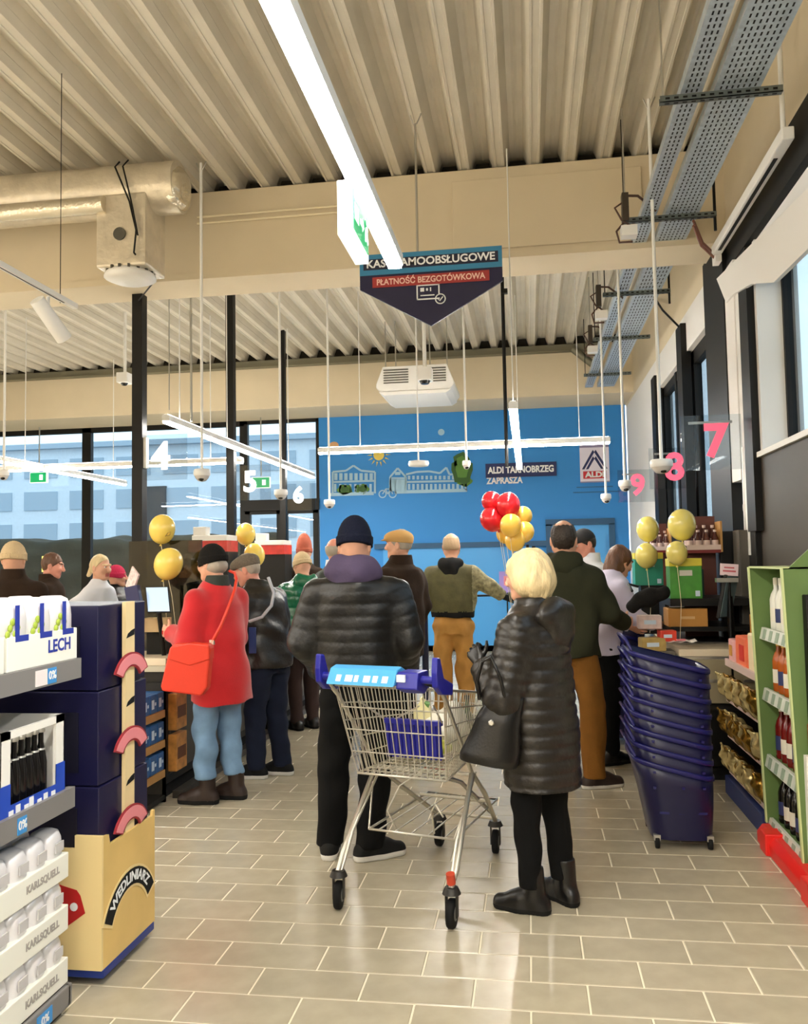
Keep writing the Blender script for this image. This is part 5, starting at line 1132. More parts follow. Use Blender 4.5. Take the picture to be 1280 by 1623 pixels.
for z, y1 in ((.762, Y1 - .01), (1.228, Y1 + .03)):
    d = MB().span((-2.5, Y0, z - .03), (SX - .03, y1, z)).build('shelf_board', SHD, sh); MB().span((SX - .03, Y0, z - .045), (SX, y1, z + .028)).build('price_rail', SHG, d)
MB().span((-2.55, Y0, 0), (-2.5, Y1, 1.75)).build('back_panel', SHD, sh)
def ptag(y, z, w, mm, parent, txt=None):
    o = MB().span((SX, y - w / 2, z - .032), (SX + .003, y + w / 2, z + .022)).build('price_tag', mm, parent)
    if txt: text_mesh(txt, .04, 'lettering', WHI, o, (SX + .0035, y, z - .004), (0, 1, 0), (0, 0, 1), .001, bold=.001)
    return o
ptag(2.79, 1.222, .055, TAGB, sh, '0%'); ptag(2.725, 1.222, .07, TAGW, sh); ptag(2.62, .755, .05, TAGB, sh, '0%'); ptag(2.76, .06, .09, TAGB, sh, '0%')
def can(m, x, y, z, r=.033, h=.165): loft(m, [ringpts(x, y, min(r, .06) * q, r * q, z + t * h, 20, 3.2) for q, t in ((.9, 0), (1, .06), (1, .68), (.95, .82), (.8, .95), (.5, 1.0), (.02, 1.0))])
def canpack(label, yc, z, n, tray_h, h, txt, tc, hops, wide=.40, size=.07, g=None):
    o = empty('can_tray', (SX - .17, yc, z), label, 'can pack', group=g)
    w = wide; MB().span((SX - .30, yc - w / 2, z), (SX - .012, yc + w / 2, z + tray_h)).build('tray', CART, o, bevel=.003)
    for i in range(n):
        m = MB(); yy = yc - w / 2 + w * (i + .5) / n; can(m, SX - .075, yy, z + .012, w / n * .48, h); c = m.build('can', CANW, o)
        if hops:
            text_mesh('L', .17, 'letter', LCHB, c, (SX - .0135, yy + .004, z + .01 + h * .62), (0, 1, 0), (0, 0, 1), .002, bold=.003)
            mm = MB(); 
            for q in range(5): mm.ell((SX - .016, yy - .065 + .014 * q, z + .01 + h * .50 + .02 * ((q * 7) % 3)), (.004, .014, .014), 6, 4)
            mm.build('hop_print', HOP, c)
        else:
            mm = MB().span((SX - .02, yy - .025, z + h * .62), (SX - .0145, yy + .025, z + h * .82)).build('print', mat('pale_grey_print', '#c9c6c6', .4), c)
    m = MB()
    for i in range(n): can(m, SX - .20, yc - w / 2 + w * (i + .5) / n, z + .012, w / n * .48, h)
    m.build('can_rows', CANW, o)['kind'] = 'stuff'
    text_mesh(txt, size, 'lettering', tc, o, (SX - .0115, yc + w * (.12 if not hops else .22), z + tray_h * .52), (0, 1, 0), (0, 0, 1), .001, bold=.0015)
    return o
canpack('white tray of tall white cans with blue letter L, end of the top shelf', 2.765, 1.256, 3, .115, .225, 'LECH', LCHB, True, .43, .062); canpack('white tray of tall white cans with blue letter L, cut by the photo edge', 2.32, 1.256, 3, .115, .225, 'LECH', LCHB, True, .43, .062); 
GPR = mat('grey_print', '#aaa49e', .5)
names = ['lowest', 'middle', 'top']
for k in range(3):
    canpack(f'white shrink-wrapped tray of pale cans, {names[k]} of the stack at the shelf end', 2.715, .10 + k * .186, 4, .088, .17, 'KARLSQUELL', GPR, False, .43, .034)
    canpack(f'white shrink-wrapped tray of pale cans, {names[k]} of the stack nearer the camera', 2.27, .10 + k * .186, 4, .088, .17, 'KARLSQUELL', GPR, False, .43, .034)
BTL = mat('black_bottle', '#100f10', .18); CAPW = mat('silver_cap', '#c9c6bd', .3, metal=.6); BOXB = mat('box_blue', '#1f49b8', .45); BOXW = mat('box_white', '#eae7e0', .5)
def bottlebox(label, yc, w):
    z = .762; o = empty('bottle_crate', (SX - .17, yc, z), label, 'crate'); xs = SX - .02
    m = MB().span((SX - .33, yc - w / 2, z), (xs, yc + w / 2, z + .012)); 
    for yy in (yc - w / 2, yc + w / 2 - .055 if w > .3 else yc + w / 2 - .05): m.span((xs - .012, yy, z), (xs, yy + .055, z + .30))
    m.span((xs - .012, yc - w / 2, z + .275), (xs, yc + w / 2, z + .30)).span((SX - .33, yc + w / 2 - .006, z), (xs, yc + w / 2, z + .30)).span((SX - .33, yc - w / 2, z), (xs, yc - w / 2 + .006, z + .30)); m.build('carton_frame', BOXW, o)
    m = MB().span((xs - .002, yc - w / 2 - .001, z), (xs + .002, yc + w / 2 + .001, z + .06)); m.span((xs - .002, yc - w / 2 - .001, z + .06), (xs + .002, yc - w / 2 + .055, z + .13)).span((xs - .002, yc + w / 2 - .055, z + .06), (xs + .002, yc + w / 2 + .001, z + .13)); m.build('blue_front', BOXB, o)
    text_mesh('NATUREL'[:7], .06, 'lettering', WHI, o, (xs + .0025, yc, z + .035), (0, 1, 0), (0, 0, 1), .001, width=w * .8, bold=.002) if False else None
    m = MB()
    for q, (y_, h_) in enumerate(((-.14, .05), (-.1, .07), (-.05, .045), (-.02, .08), (.03, .04), (.07, .06), (.12, .05))): m.span((xs + .002, yc + y_ * w / .4 - .012, z + .018), (xs + .004, yc + y_ * w / .4 + .012, z + .018 + h_ * .5))
    m.build('white_print', WHI, o)['kind'] = 'stuff'
    for i in range(7):
        b = MB(); yy = yc - w / 2 + .05 + (w - .10) * (i + .5) / 7; r = .021
        b.lathe((xs - .05, yy, z + .012), [(r * .9, 0), (r, .008), (r, .13), (r * .75, .165), (r * .42, .2), (r * .42, .235)], 12); bo = b.build('bottle', BTL, o); MB().lathe((xs - .05, yy, z + .247), [(.014, 0), (.015, .008), (.012, .014)], 10).build('cap', CAPW, bo); MB().lathe((xs - .05, yy, z + .185), [(.0165, 0), (.015, .006)], 12).build('neck_label', CAPW, bo)
    return o
bottlebox('open white and blue carton of black bottles at the shelf end', 2.72, .38); bottlebox('open white and blue carton of black bottles nearer the camera', 2.31, .40)
tag(MB().span((-2.25, 2.1, 1.498), (-1.78, 2.55, 1.58)).build('carton_box', mat('navy_carton', '#1d2a66', .5), bevel=.004, loc=(-2, 2.4, 1.51)), 'flat navy carton lying on the white cans at the photo edge', 'box')
# ------------------------------------------------------------------ navy cardboard display with mustard tray
DSP = mat('display_navy', '#100f38', .4, spec=.45); DSP2 = mat('display_black_blue', '#0c0b22', .45); CREAM = mat('display_cream', '#e8cf9c', .5); MUS = mat('display_mustard', '#e0bd74', .5, var=.12, vscale=3); MUSL = mat('display_mustard_light', '#ead196', .5); PINK = mat('banner_pink', '#e58a90', .5); DRD = mat('banner_dark_red', '#9a2a34', .5)
dx0, dx1, dy0, dy1 = -2.26, -1.66, 3.11, 3.53
ds = empty('cardboard_display', (-1.96, 3.3, 0), 'tall navy cardboard display with cream strip and mustard tray on a blue pallet', 'display')
MB().span((dx0 + .05, dy0 + .08, .0), (dx0 + .13, dy1 - .03, .03)).span((dx1 - .2, dy0 + .08, 0), (dx1 - .12, dy1 - .03, .03)).span((dx0, dy0 - .012, .03), (dx1 + .015, dy1 + .01, .062)).build('pallet', mat('pallet_blue', '#16307f', .45), ds, bevel=.004)
m = MB(); m.prism([(dy0 - .0075, .062), (dy1 + .02, .062), (dy1 + .02, .535), (dy1 + .005, .535), (dy1 + .0, .515), (dy0 + .045, .515), (dy0 + .035, .555), (dy0 - .0075, .56)], (dx1, 0, 0), (0, 1, 0), (0, 0, 1), (.012, 0, 0), 0); tb = m.build('tray_side', MUS, ds)
m = MB(); m.prism([(dx0, .062), (dx1 + .012, .062), (dx1 + .012, .565), (dx1 - .10, .565), (dx1 - .10, .515), (dx0, .515)], (0, dy0 - .02, 0), (1, 0, 0), (0, 0, 1), (0, .012, 0)); tf = m.build('tray_front', MUSL, ds)
def arc(cx, cz, r, w, a0, a1, n=14): 
    out = [(cx + (r + w) * math.cos(a0 + (a1 - a0) * i / n), cz + (r + w) * math.sin(a0 + (a1 - a0) * i / n)) for i in range(n + 1)]
    return out + [(cx + r * math.cos(a1 + (a0 - a1) * i / n), cz + r * math.sin(a1 + (a0 - a1) * i / n)) for i in range(n + 1)]
XP = dx1 + .0125
MB().prism(arc(3.32, .12, .165, .085, 2.72, .42), (XP, 0, 0), (0, 1, 0), (0, 0, 1), (.002, 0, 0)).build('label_edge', MUSL, tb); MB().prism(arc(3.32, .12, .175, .065, 2.66, .48), (XP + .0015, 0, 0), (0, 1, 0), (0, 0, 1), (.002, 0, 0)).build('label_band', RUB, tb)
def wr(x, y): a = math.pi / 2 + .0 - x / .207; return (((.207 + y)) * math.cos(a), ((.207 + y)) * math.sin(a))
text_mesh('WEDLINIARZ', .055, 'lettering', WHI, tb, (XP + .004, 3.32, .12), (0, 1, 0), (0, 0, 1), .001, width=.36, bold=.0015, warp=wr)
m = MB(); m.prism([(-1.95, .225), (-1.80, .215), (-1.715, .275), (-1.735, .34), (-1.75, .36), (-1.95, .41)], (0, dy0 - .0205, 0), (1, 0, 0), (0, 0, 1), (0, -.002, 0)); rt = m.build('red_tag', mat('tag_red', '#b3161a', .4), tf)
text_mesh('A', .13, 'lettering', WHI, rt, (-1.835, dy0 - .0235, .305), (1, 0, 0), (0, 0, 1), .001, bold=.004); MB().prism([(-1.76 + .016 * math.cos(t), .298 + .016 * math.sin(t)) for t in [i * math.pi / 6 for i in range(12)]], (0, dy0 - .023, 0), (1, 0, 0), (0, 0, 1), (0, -.002, 0)).build('tag_hole', WHI, rt)
tz = [.12, .55, .78, 1.13, 1.445]
for k, (z0_, z1_) in enumerate(((.10, .742), (.746, 1.108), (1.112, 1.445))):
    m = MB(); ins = .006 * k; m.span((dx0 + .02, dy0 + .0 + ins, z0_), (dx1 - .012 - ins, dy1 - .0, z1_)); t = m.build('tier', DSP, ds, bevel=.004)
    MB().span((dx1 - .012 - ins, dy0 + .002, z0_ + .0), (dx1 - .006 - ins, dy0 + .12, z1_)).build('edge_shade', DSP2, t) if False else None
    MB().span((dx1 - .25, dy0 - .004 + ins, z0_ + .05), (dx1 - .10, dy0 + ins, z1_ - .08)).build('tier_front', DSP2, t)
cx_ = 3.335
cs = MB().span((dx1 - .012, cx_ - .04, .5), (dx1 + .004, cx_ + .04, 1.45)).build('cream_strip', CREAM, ds)
for z in (.70, 1.02, 1.30):
    MB().prism([(cx_ - .034, z), (cx_ - .02, z + .018), (cx_ + .01, z + .03), (cx_ + .036, z + .035), (cx_ + .034, z + .01), (cx_ + .0, z + .005)], (dx1 + .004, 0, 0), (0, 1, 0), (0, 0, 1), (.002, 0, 0)).build('dark_mark', RUB, cs)
for z in (.54, .86, 1.165):
    c = MB().prism(arc(cx_, z - .045, .062, .058, 2.75, .35), (dx1 + .005, 0, 0), (0, 1.25, 0), (0, 0, 1), (.008, 0, 0)); c.v = [(x, cx_ + (y - cx_ * 1.25) if False else (y / 1.25 - cx_) * 1.3 + cx_, z_) for x, y, z_ in c.v]
    bn = c.build('banner', DRD, cs)
    c = MB().prism(arc(cx_, z - .045, .069, .044, 2.7, .40), (dx1 + .0125, 0, 0), (0, 1, 0), (0, 0, 1), (.002, 0, 0)); c.v = [(x, (y - cx_) * 1.3 + cx_, z_) for x, y, z_ in c.v]; c.build('banner_print', PINK, bn)
# ------------------------------------------------------------------ left checkouts
CTOP = mat('counter_cream', '#d9cbb0', .4); BELT = mat('belt_black', '#1f1e1d', .5); WOODB = mat('light_wood', '#b98a4e', .5, var=.1); SCRN = mat('screen_pale_blue', '#a9c4e4', .25, emit=.35)
def counter(label, x0, x1, y0, y1, zt=.96, tb=BELT):
    o = empty('checkout_counter', ((x0 + x1) / 2, (y0 + y1) / 2, 0), label, 'checkout')
    MB().span((x0 + .03, y0 + .03, .0), (x1 - .03, y1 - .03, .10)).build('plinth', RUB, o); MB().span((x0, y0, .10), (x1, y1, zt - .09)).build('body', DGR, o, bevel=.006)
    MB().span((x0 - .02, y0 - .02, zt - .09), (x1 + .02, y1 + .02, zt - .05)).build('bumper', STEEL, o); MB().span((x0 - .01, y0 - .01, zt - .05), (x1 + .01, y1 + .01, zt)).build('worktop', CTOP, o, bevel=.004)
    MB().span((x0 + .1, y0 + .5, zt), (x1 - .1, y1 - .1, zt + .006)).build('belt', tb, o)
    m = MB()
    for k in range(3): m.span((x1, y0 + .06 + k * (y1 - y0 - .1) / 3, .16), (x1 + .006, y0 + (k + 1) * (y1 - y0 - .1) / 3, zt - .14)) if x1 < 0 else m.span((x0 - .006, y0 + .06 + k * (y1 - y0 - .1) / 3, .16), (x0, y0 + (k + 1) * (y1 - y0 - .1) / 3, zt - .14))
    m.build('side_panel', mat('panel_brown_grey', '#37322c', .4), o, bevel=.003)
    return o
counter('dark checkout counter with cream worktop under the number four', -3.35, -2.50, 5.55, 7.55); counter('dark checkout counter with cream worktop under the number five', -3.35, -2.48, 7.95, 9.9); counter('dark checkout counter with cream worktop under the number six', -3.35, -2.45, 10.3, 12.1)
struct(MB().span((-2.47, 5.6, 0), (-2.40, 12.2, .05)).build('trim_15', MATS['panel_brown_grey']))
# impulse rack at the head of counter four: three tiers of blue packs and tall wooden boxes
rk = empty('impulse_rack', (-2.62, 5.35, 0), 'low dark rack of blue packs at the head of checkout four', 'rack')
m = MB().span((-2.86, 5.18, .02), (-2.48, 5.52, .05)); 
for xx in (-2.86, -2.50): m.span((xx, 5.18, .0), (xx + .02, 5.20, .80)).span((xx, 5.50, .0), (xx + .02, 5.52, .80))
m.span((-2.86, 5.50, 0), (-2.48, 5.52, .8)); m.build('frame', DGR, rk)
PKB = mat('pack_blue', '#2b5c94', .4, var=.15, vscale=30); PKP = mat('pack_print', '#cfe0ee', .4)
for k, z in enumerate((.22, .42, .62)):
    MB().span((-2.85, 5.16, z - .02), (-2.49, 5.5, z)).build('shelf', WOODB, rk); MB().span((-2.485, 5.17, z - .05), (-2.478, 5.5, z - .0)).build('shelf_edge', WOODB, rk)
    for i in range(3):
        y0 = 5.18 + i * .11; o = MB().span((-2.66, y0, z), (-2.485, y0 + .1, z + .125)).build('sweet_pack', PKB, bevel=.006, loc=(-2.57, y0, z)); tag(o, ['nearest', 'middle', 'farthest'][i] + ' blue sweet pack on the ' + ['bottom', 'middle', 'top'][k] + ' tier beside the navy display', 'pack', 'blue packs on tier %s of the impulse rack' % ['one', 'two', 'three'][k])
        q = MB().span((-2.486, y0 + .02, z + .03), (-2.4835, y0 + .055, z + .09)).span((-2.486, y0 + .065, z + .05), (-2.4835, y0 + .085, z + .07)).build('print', PKP); q.parent = o; q.data.transform(Matrix.Translation((2.57, -y0, -z)))
for i, (z, lb) in enumerate(((.18, 'orange lit product box low beside the rack of blue packs'), (.46, 'orange lit product box higher beside the rack of blue packs'))):
    o = MB().span((-2.52, 5.6, z), (-2.44, 5.78, z + .25)).build('product_box', mat('orange_product', '#c98b45', .45, var=.35, vscale=14), bevel=.004, loc=(-2.48, 5.7, z)); tag(o, lb, 'box')
    q = MB().span((-2.441, 5.62, z + .08), (-2.438, 5.76, z + .16)).build('print', mat('dark_orange_print', '#6d3a1c', .5)); q.parent = o; q.data.transform(Matrix.Translation((2.48, -5.7, -z)))
# tinted screen, card stand, monitor
TINT = glass('tinted_plexiglass', '#96917f', .06); 
sc = empty('tinted_screen', (-2.7, 6.15, .96), 'grey tinted protective screen standing on checkout four', 'screen'); MB().span((-3.06, 6.14, .96), (-2.47, 6.155, 1.79)).build('panel', TINT, sc); MB().span((-3.06, 6.13, .96), (-3.02, 6.165, 1.0)).span((-2.5, 6.13, .96), (-2.46, 6.165, 1.0)).build('foot', STEEL, sc)
c = W(210, 920, 5.72); o = empty('card_stand', c, 'small printed card on a tilted stand beside the monitor at checkout four', 'stand'); R2 = Matrix.Rotation(-.5, 3, 'Y')
MB().box(c, (.012, .11, .17), rot=Matrix.Rotation(.95, 3, 'Z') @ Matrix.Rotation(.6, 3, 'X')).build('card', mat('card_pinkish', '#d9c6c4', .5, var=.3, vscale=45), o); MB().cyl(c + Vector((.02, .02, -.06)), (c.x + .03, c.y + .05, .96), .015, seg=8).build('stem', BLKM, o)
c = W(250, 950, 5.68); o = empty('monitor', c, 'tilted pale blue monitor facing the customer at checkout four', 'monitor')
e1 = Vector((1, .1, 0)).normalized(); e2 = Vector((-.25, .35, .9)).normalized(); m = MB().prism([(-.085, -.10), (.085, -.10), (.085, .10), (-.085, .10)], c + e1.cross(e2) * -.02, e1, e2, e1.cross(e2) * .02); m.build('case', BLKM, o, bevel=.004)
MB().prism([(-.077, -.092), (.077, -.092), (.077, .092), (-.077, .092)], c, e1, e2, e1.cross(e2) * .002).build('screen_glass', SCRN, o); MB().cyl(c - e2 * .1, (c.x + .02, c.y + .06, .96), .018, seg=8).build('stand', BLKM, o)
c = W(213, 950, 5.6); tag(MB().box(c, (.10, .05, .19), rot=Matrix.Rotation(-.2, 3, 'Y')).box((c.x, c.y + .04, (c.z + .96) / 2 - .05), (.04, .04, c.z - .96)).build('till_monitor', mat('navy_case', '#1d2150', .4), bevel=.006, loc=c), 'navy-cased second monitor behind the display column', 'monitor')
c = W(250, 990, 5.78); o = empty('cardboard_box', c, 'small beige carton on checkout four held by the woman in red', 'box'); MB().box(c, (.17, .10, .10), rot=rotz(.1)).build('body', mat('beige_carton', '#c9ab7c', .6, var=.08), o, bevel=.003); MB().box(c + Vector((-.0, -.0, .051)), (.03, .102, .002), rot=rotz(.1)).build('tape', CRM, o)
MB().box((c.x - .02, c.y + .08, (c.z - .05 + .96) / 2), (.15, .12, max(.02, c.z - .05 - .96))).build('stand_block', BLKM, o)
# product cabinets with red and white boxes above counters five and six
for k, (px, py, Y, lb) in enumerate(((330, 862, 8.0, 'red and white product stand behind the black knit hat'), (425, 868, 9.6, 'red and white product stand behind the two yellow balloons'))):
    c = W(px, py, Y); o = empty('product_stand', (c.x, Y, .96), lb, 'stand'); MB().span((c.x - .2, Y, .96), (c.x + .2, Y + .3, c.z - .08)).build('cabinet', DGR, o); MB().span((c.x - .2, Y - .02, c.z - .08), (c.x + .2, Y + .3, c.z + .03)).build('red_board', mat('red_board', '#c8382c', .5, var=.2, vscale=12), o)
    MB().span((c.x - .16, Y - .03, c.z + .03), (c.x + .2, Y + .28, c.z + .085)).build('white_board', BOXW, o, bevel=.005); MB().span((c.x - .15, Y - .02, c.z + .085), (c.x - .02, Y + .1, c.z + .17)).build('white_box', BOXW, o, bevel=.004)
# ------------------------------------------------------------------ balloons
BY = mat('balloon_yellow', '#efcf62', .22, spec=.6); BR2 = mat('balloon_red', '#d8202a', .2, spec=.6); BO = mat('balloon_orange', '#f6c552', .2, spec=.6); STRG = mat('string_cream', '#e8dcb8', .7)
def balloon(px, py, Y, rpx, m_, label, anchor, g=None, tilt=(0, 0), ax=1.12):
    c = W(px, py, Y); r = rpx * Y / F_PX; o = empty('balloon', c, label, 'balloon', group=g)
    pr = []
    for i in range(15):
        a = math.pi * i / 14; z = -math.cos(a) * r * ax; rr = math.sin(a) * r * (1 - .10 * max(0, math.cos(a)) ** 2 * 0 - .12 * max(0, -math.cos(a - math.pi)) * 0)
        if z < 0: z *= 1.08
        pr.append((max(rr, .002), z))
    axv = Vector((tilt[0], tilt[1], 1)).normalized(); b = MB().lathe(c, pr, 22, 0, axv).build('skin', m_, o)
    k = c - axv * r * ax * 1.08; MB().lathe(k - axv * .014, [(.012, 0), (.004, .012), (.008, .02)], 8, 0, axv).build('knot', m_, b)
    a = Vector(anchor); mid = (k + a) / 2 + Vector((.02, 0, 0)); MB().tube([k, mid, a], .0025, 4).build('string', STRG, o); return o
o = balloon(257, 838, 6.05, 21.5, BY, 'yellow balloon with a dark mark, upper of the pair at the tinted screen', (-2.62, 6.05, .97), tilt=(.1, 0)); 
c = W(266, 846, 6.05 - .09); MB().tube([c + Vector((-.02, 0, -.02)), c + Vector((.0, -.005, .005)), c + Vector((.02, .0, .015)), c + Vector((.015, .0, -.01)), c + Vector((-.01, 0, -.015))], .003, 5).build('mark', mat('balloon_mark', '#8a6a1e', .5), o)
balloon(267, 893, 5.8, 23.5, BY, 'yellow balloon, lower of the pair beside the tinted screen', (-2.62, 5.8, .97), tilt=(.35, 0))
balloon(389, 846, 8.45, 16, BY, 'yellow balloon, upper of the pair above the man in the flat cap', (-2.7, 8.45, .97)); balloon(403, 879, 8.3, 17, BY, 'yellow balloon, lower of the pair above the man in the flat cap', (-2.68, 8.3, .97), tilt=(-.2, 0))
wgt = W(826, 870, 8.3).x
for px, py, r, m_, lb, dy_ in ((779, 795, 16, BR2, 'red balloon, uppermost left of the bunch before the blue wall', 0), (805, 800, 19, BR2, 'red balloon, upper right of the bunch before the blue wall', -.1), (779, 823, 18.5, BR2, 'red balloon, lower left of the bunch before the blue wall', -.05), (809, 832, 17, BO, 'orange-yellow balloon in the middle of the bunch under the red ones', -.22), (828, 818, 15, BO, 'orange-yellow balloon at the upper right of the bunch', .05), (830, 843, 16, BO, 'orange-yellow balloon at the right edge of the bunch', -.05), (800, 846, 14, BO, 'orange-yellow balloon at the lower left of the bunch', .05), (816, 856, 16, BO, 'orange-yellow balloon lowest in the bunch', -.12)):
    balloon(px, py, 8.3 + dy_, r, m_, lb, (wgt, 8.3, .06), tilt=((px - 806) * .02, 0), ax=1.05)
o = empty('balloon_stand', (wgt, 8.3, 0), 'slim black stand that anchors the red and yellow balloon bunch', 'stand'); MB().cyl((wgt + .06, 8.3, 0), (wgt + .06, 8.3, 1.74), .014, seg=8).build('pole', BLKM, o); MB().lathe((wgt + .03, 8.3, 0), [(.12, 0), (.12, .02), (.03, .05)], 18).build('base', BLKM, o)
# barrier post with gate arms before the blue gate
p = W(672, 940, 9.1); o = empty('barrier_post', (p.x, 9.1, 0), 'slim black barrier post with side arms left of the tan trousers', 'post'); MB().cyl((p.x, 9.1, 0), (p.x, 9.1, p.z), .036, seg=12).build('pole', mat('blue_black', '#14203c', .4), o); MB().cyl((p.x, 9.1, p.z), (p.x, 9.1, p.z + .03), .045, seg=12).build('cap', BLKM, o); MB().lathe((p.x, 9.1, 0), [(.09, 0), (.09, .015), (.04, .03)], 16).build('base', STEEL, o)
for z in (p.z - .03, p.z - .52): MB().cyl((p.x - .5, 9.12, z), (p.x, 9.1, z), .016, seg=8).build('arm', STEEL, o)
MB().cyl((p.x, 9.1, p.z - .04), (p.x + .9, 9.3, p.z - .04), .012, seg=8).build('arm', BLKM, o)
p = W(803, 925, 14.6); q = empty('notice_stand', (p.x, 14.6, 0), 'lilac notice sheet on a thin stand before the blue gate', 'sign'); MB().box(p, (.26, .01, .42)).build('sheet', mat('lilac_sheet', '#9a86cf', .5), q); MB().box(p + Vector((.02, -.007, .05)), (.14, .004, .16)).build('print', PINK, q); MB().cyl((p.x, 14.62, 0), (p.x, 14.62, p.z + .2), .012, seg=8).build('pole', BLKM, q)
# ------------------------------------------------------------------ right checkout
o = counter('grey-beige checkout counter at right behind the blue baskets', 1.06, 1.66, 6.35, 8.6, .93)
MB().span((1.08, 6.315, .55), (1.40, 6.35, .86)).span((1.42, 6.315, .55), (1.64, 6.35, .86)).build('drawer', mat('drawer_beige', '#8f8468', .5), o, bevel=.004); MB().span((1.2, 6.305, .70), (1.3, 6.315, .72)).span((1.48, 6.305, .70), (1.58, 6.315, .72)).build('drawer_handle', STEEL, o)
MB().span((1.05, 6.32, .12), (1.65, 6.35, .5)).build('front_panel', BLKM, o)
c0 = W(1058, 993, 6.7); c1 = W(1119, 964, 6.7)
sh2 = empty('counter_shelf', (1.35, 6.9, .93), 'black two-tier shelf on the right checkout', 'shelf')
m = MB().span((1.05, 6.65, c0.z - .035), (1.66, 7.3, c0.z)).span((1.05, 6.65, c1.z + .02), (1.66, 7.3, c1.z + .075)); m.build('board', BLKM, sh2)
m = MB(); 
for xx in (1.07, 1.63): MB().span((xx - .015, 6.95, .93), (xx + .015, 7.25, c1.z + .02)).build('upright', BLKM, sh2)
o = empty('cardboard_box', ((c0.x + c1.x) / 2, 6.75, c0.z), 'orange-brown cardboard box on the black shelf of the right checkout', 'box'); MB().span((c0.x, 6.66, c0.z), (c1.x, 6.9, c1.z)).build('body', mat('cardboard', '#c08a42', .7, var=.06), o, bevel=.004); MB().span(((c0.x + c1.x) / 2 - .05, 6.656, (c0.z + c1.z) / 2 - .01), ((c0.x + c1.x) / 2 + .05, 6.66, (c0.z + c1.z) / 2 + .01)).build('print', mat('card_print', '#d9b47c', .6), o)
GPK = mat('pack_green', '#3f8a2c', .4, var=.12, vscale=20); YPK = mat('pack_yellow', '#d9cb3a', .4); TEAL = mat('pack_teal', '#1f8a72', .4)
zt = c1.z + .075
def foilpack(label, px, Y, zb, w, h, mm, g=None):
    c = W(px, 900, Y).x; o = empty('green_carton', (c, Y, zb), label, 'carton'); MB().span((c - w / 2, Y - .08, zb), (c + w / 2, Y + .1, zb + h)).build('body', mm, o, bevel=.004)
    MB().span((c - w / 2 - .003, Y - .083, zb + h * .82), (c + w / 2 + .003, Y + .103, zb + h * 1.02)).build('yellow_lid', YPK, o, bevel=.004); MB().span((c - w * .2, Y - .0835, zb + h * .58), (c + w * .2, Y - .08, zb + h * .72)).build('badge', mat('badge_pale', '#c9c6b8', .5), o)
    MB().span((c + w * .28, Y - .0835, zb + h * .06), (c + w * .42, Y - .08, zb + h * .2)).build('print', PKP, o)
    return o
foilpack('green carton with yellow lid on the black checkout shelf', 1083, 6.75, zt, .235, .30, GPK); 
c = W(1026, 900, 7.9); foilpack('teal and green carton with yellow lid behind the lilac shirt', 1026, 7.7, c.z - .15, .24, .28, TEAL); MB().span((c.x - .1, 7.63, .93), (c.x + .1, 7.8, c.z - .15)).build('carton_stand', BLKM, None); tag(bpy.data.objects['carton_stand'], 'dark block under the teal carton on the right checkout', 'stand')
c = W(1105, 920, 7.0); tag(MB().span((c.x - .04, 6.95, zt), (c.x + .04, 7.05, zt + .22)).build('green_bin', mat('dark_teal', '#123f38', .4), bevel=.006, loc=(c.x, 7, zt)), 'dark green box right of the green carton', 'box')
balloon(1026, 838, 7.75, 17, mat('balloon_gold', '#e6d674', .18, spec=.7), 'small gold balloon over the teal carton', (W(1026, 900, 7.7).x, 7.7, W(1026, 900, 7.9).z + .13)); balloon(1080, 831, 6.85, 21, MATS['balloon_gold'], 'larger gold balloon over the green carton', (W(1083, 900, 6.75).x, 6.8, zt + .31))
balloon(1024, 880, 7.5, 17, MATS['balloon_gold'], 'gold balloon sagging in front of the teal carton', (W(1026, 900, 7.5).x, 7.5, .95)); balloon(1072, 876, 6.62, 16, MATS['balloon_gold'], 'gold balloon sagging over the lid of the green carton', (W(1072, 900, 6.62).x + .0, 6.6, .95))
# bottle shelves against the right wall
RSH = mat('shelf_dark_red', '#7a1f1e', .45); BRB = mat('brown_red_bottle', '#4a1f18', .15); CAPS = mat('cap_pinkish', '#d8c0b8', .4)
def bottleshelf(label, px0, px1, py, Y, n, g):
    a, b = W(px0, py, Y), W(px1, py, Y); o = empty('wall_shelf', ((a.x + b.x) / 2, Y, a.z), label, 'shelf'); MB().span((a.x, Y, a.z - .055), (b.x, Y + .2, a.z - .02)).build('board', RSH, o); MB().span((a.x, Y - .006, a.z - .03), (b.x, Y, a.z + .01)).build('price_rail', CAPS, o)
    MB().span((a.x, Y + .2, .93), (b.x, Y + .22, a.z + .25)).build('back_panel', mat('shelf_brown', '#5a2a1e', .5), o); MB().span((b.x - .0, Y, a.z - .05), (b.x + .015, Y + .2, a.z + .2)).build('side_board', WOODB, o)
    k = 0
    for i in range(n):
        for row in range(2):
            x = a.x + (b.x - a.x) * (i + .5) / n; y = Y + .05 + .09 * row; z = a.z - .02 + row * .0; r = (b.x - a.x) / n * .42; hgt = .15 + .04 * row
            q = empty('bottle', (x, y, z), f'small dark red pale-capped bottle, {["first", "second", "third", "fourth"][i]} from left in the {"front" if row == 0 else "back"} row, {g}', 'bottle', group=f'{"front" if row == 0 else "back"} row of bottles on the {g}')
            MB().lathe((x, y, z), [(r * .9, 0), (r, .008), (r, hgt * .55), (r * .5, hgt * .78), (r * .45, hgt * .9)], 10).build('body', BRB, q); MB().lathe((x, y, z + hgt * .9), [(r * .5, 0), (r * .5, hgt * .12)], 10).build('cap', CAPS, q); MB().lathe((x, y, z + hgt * .15), [(r * 1.02, 0), (r * 1.02, hgt * .3)], 10).build('label', CAPS, q)
bottleshelf('dark red wall shelf with rows of small bottles beside the gold balloon', 1088, 1142, 866, 7.1, 4, 'nearer red shelf'); bottleshelf('farther dark red wall shelf with small bottles between the two gold balloons', 1032, 1062, 868, 8.9, 3, 'farther red shelf')
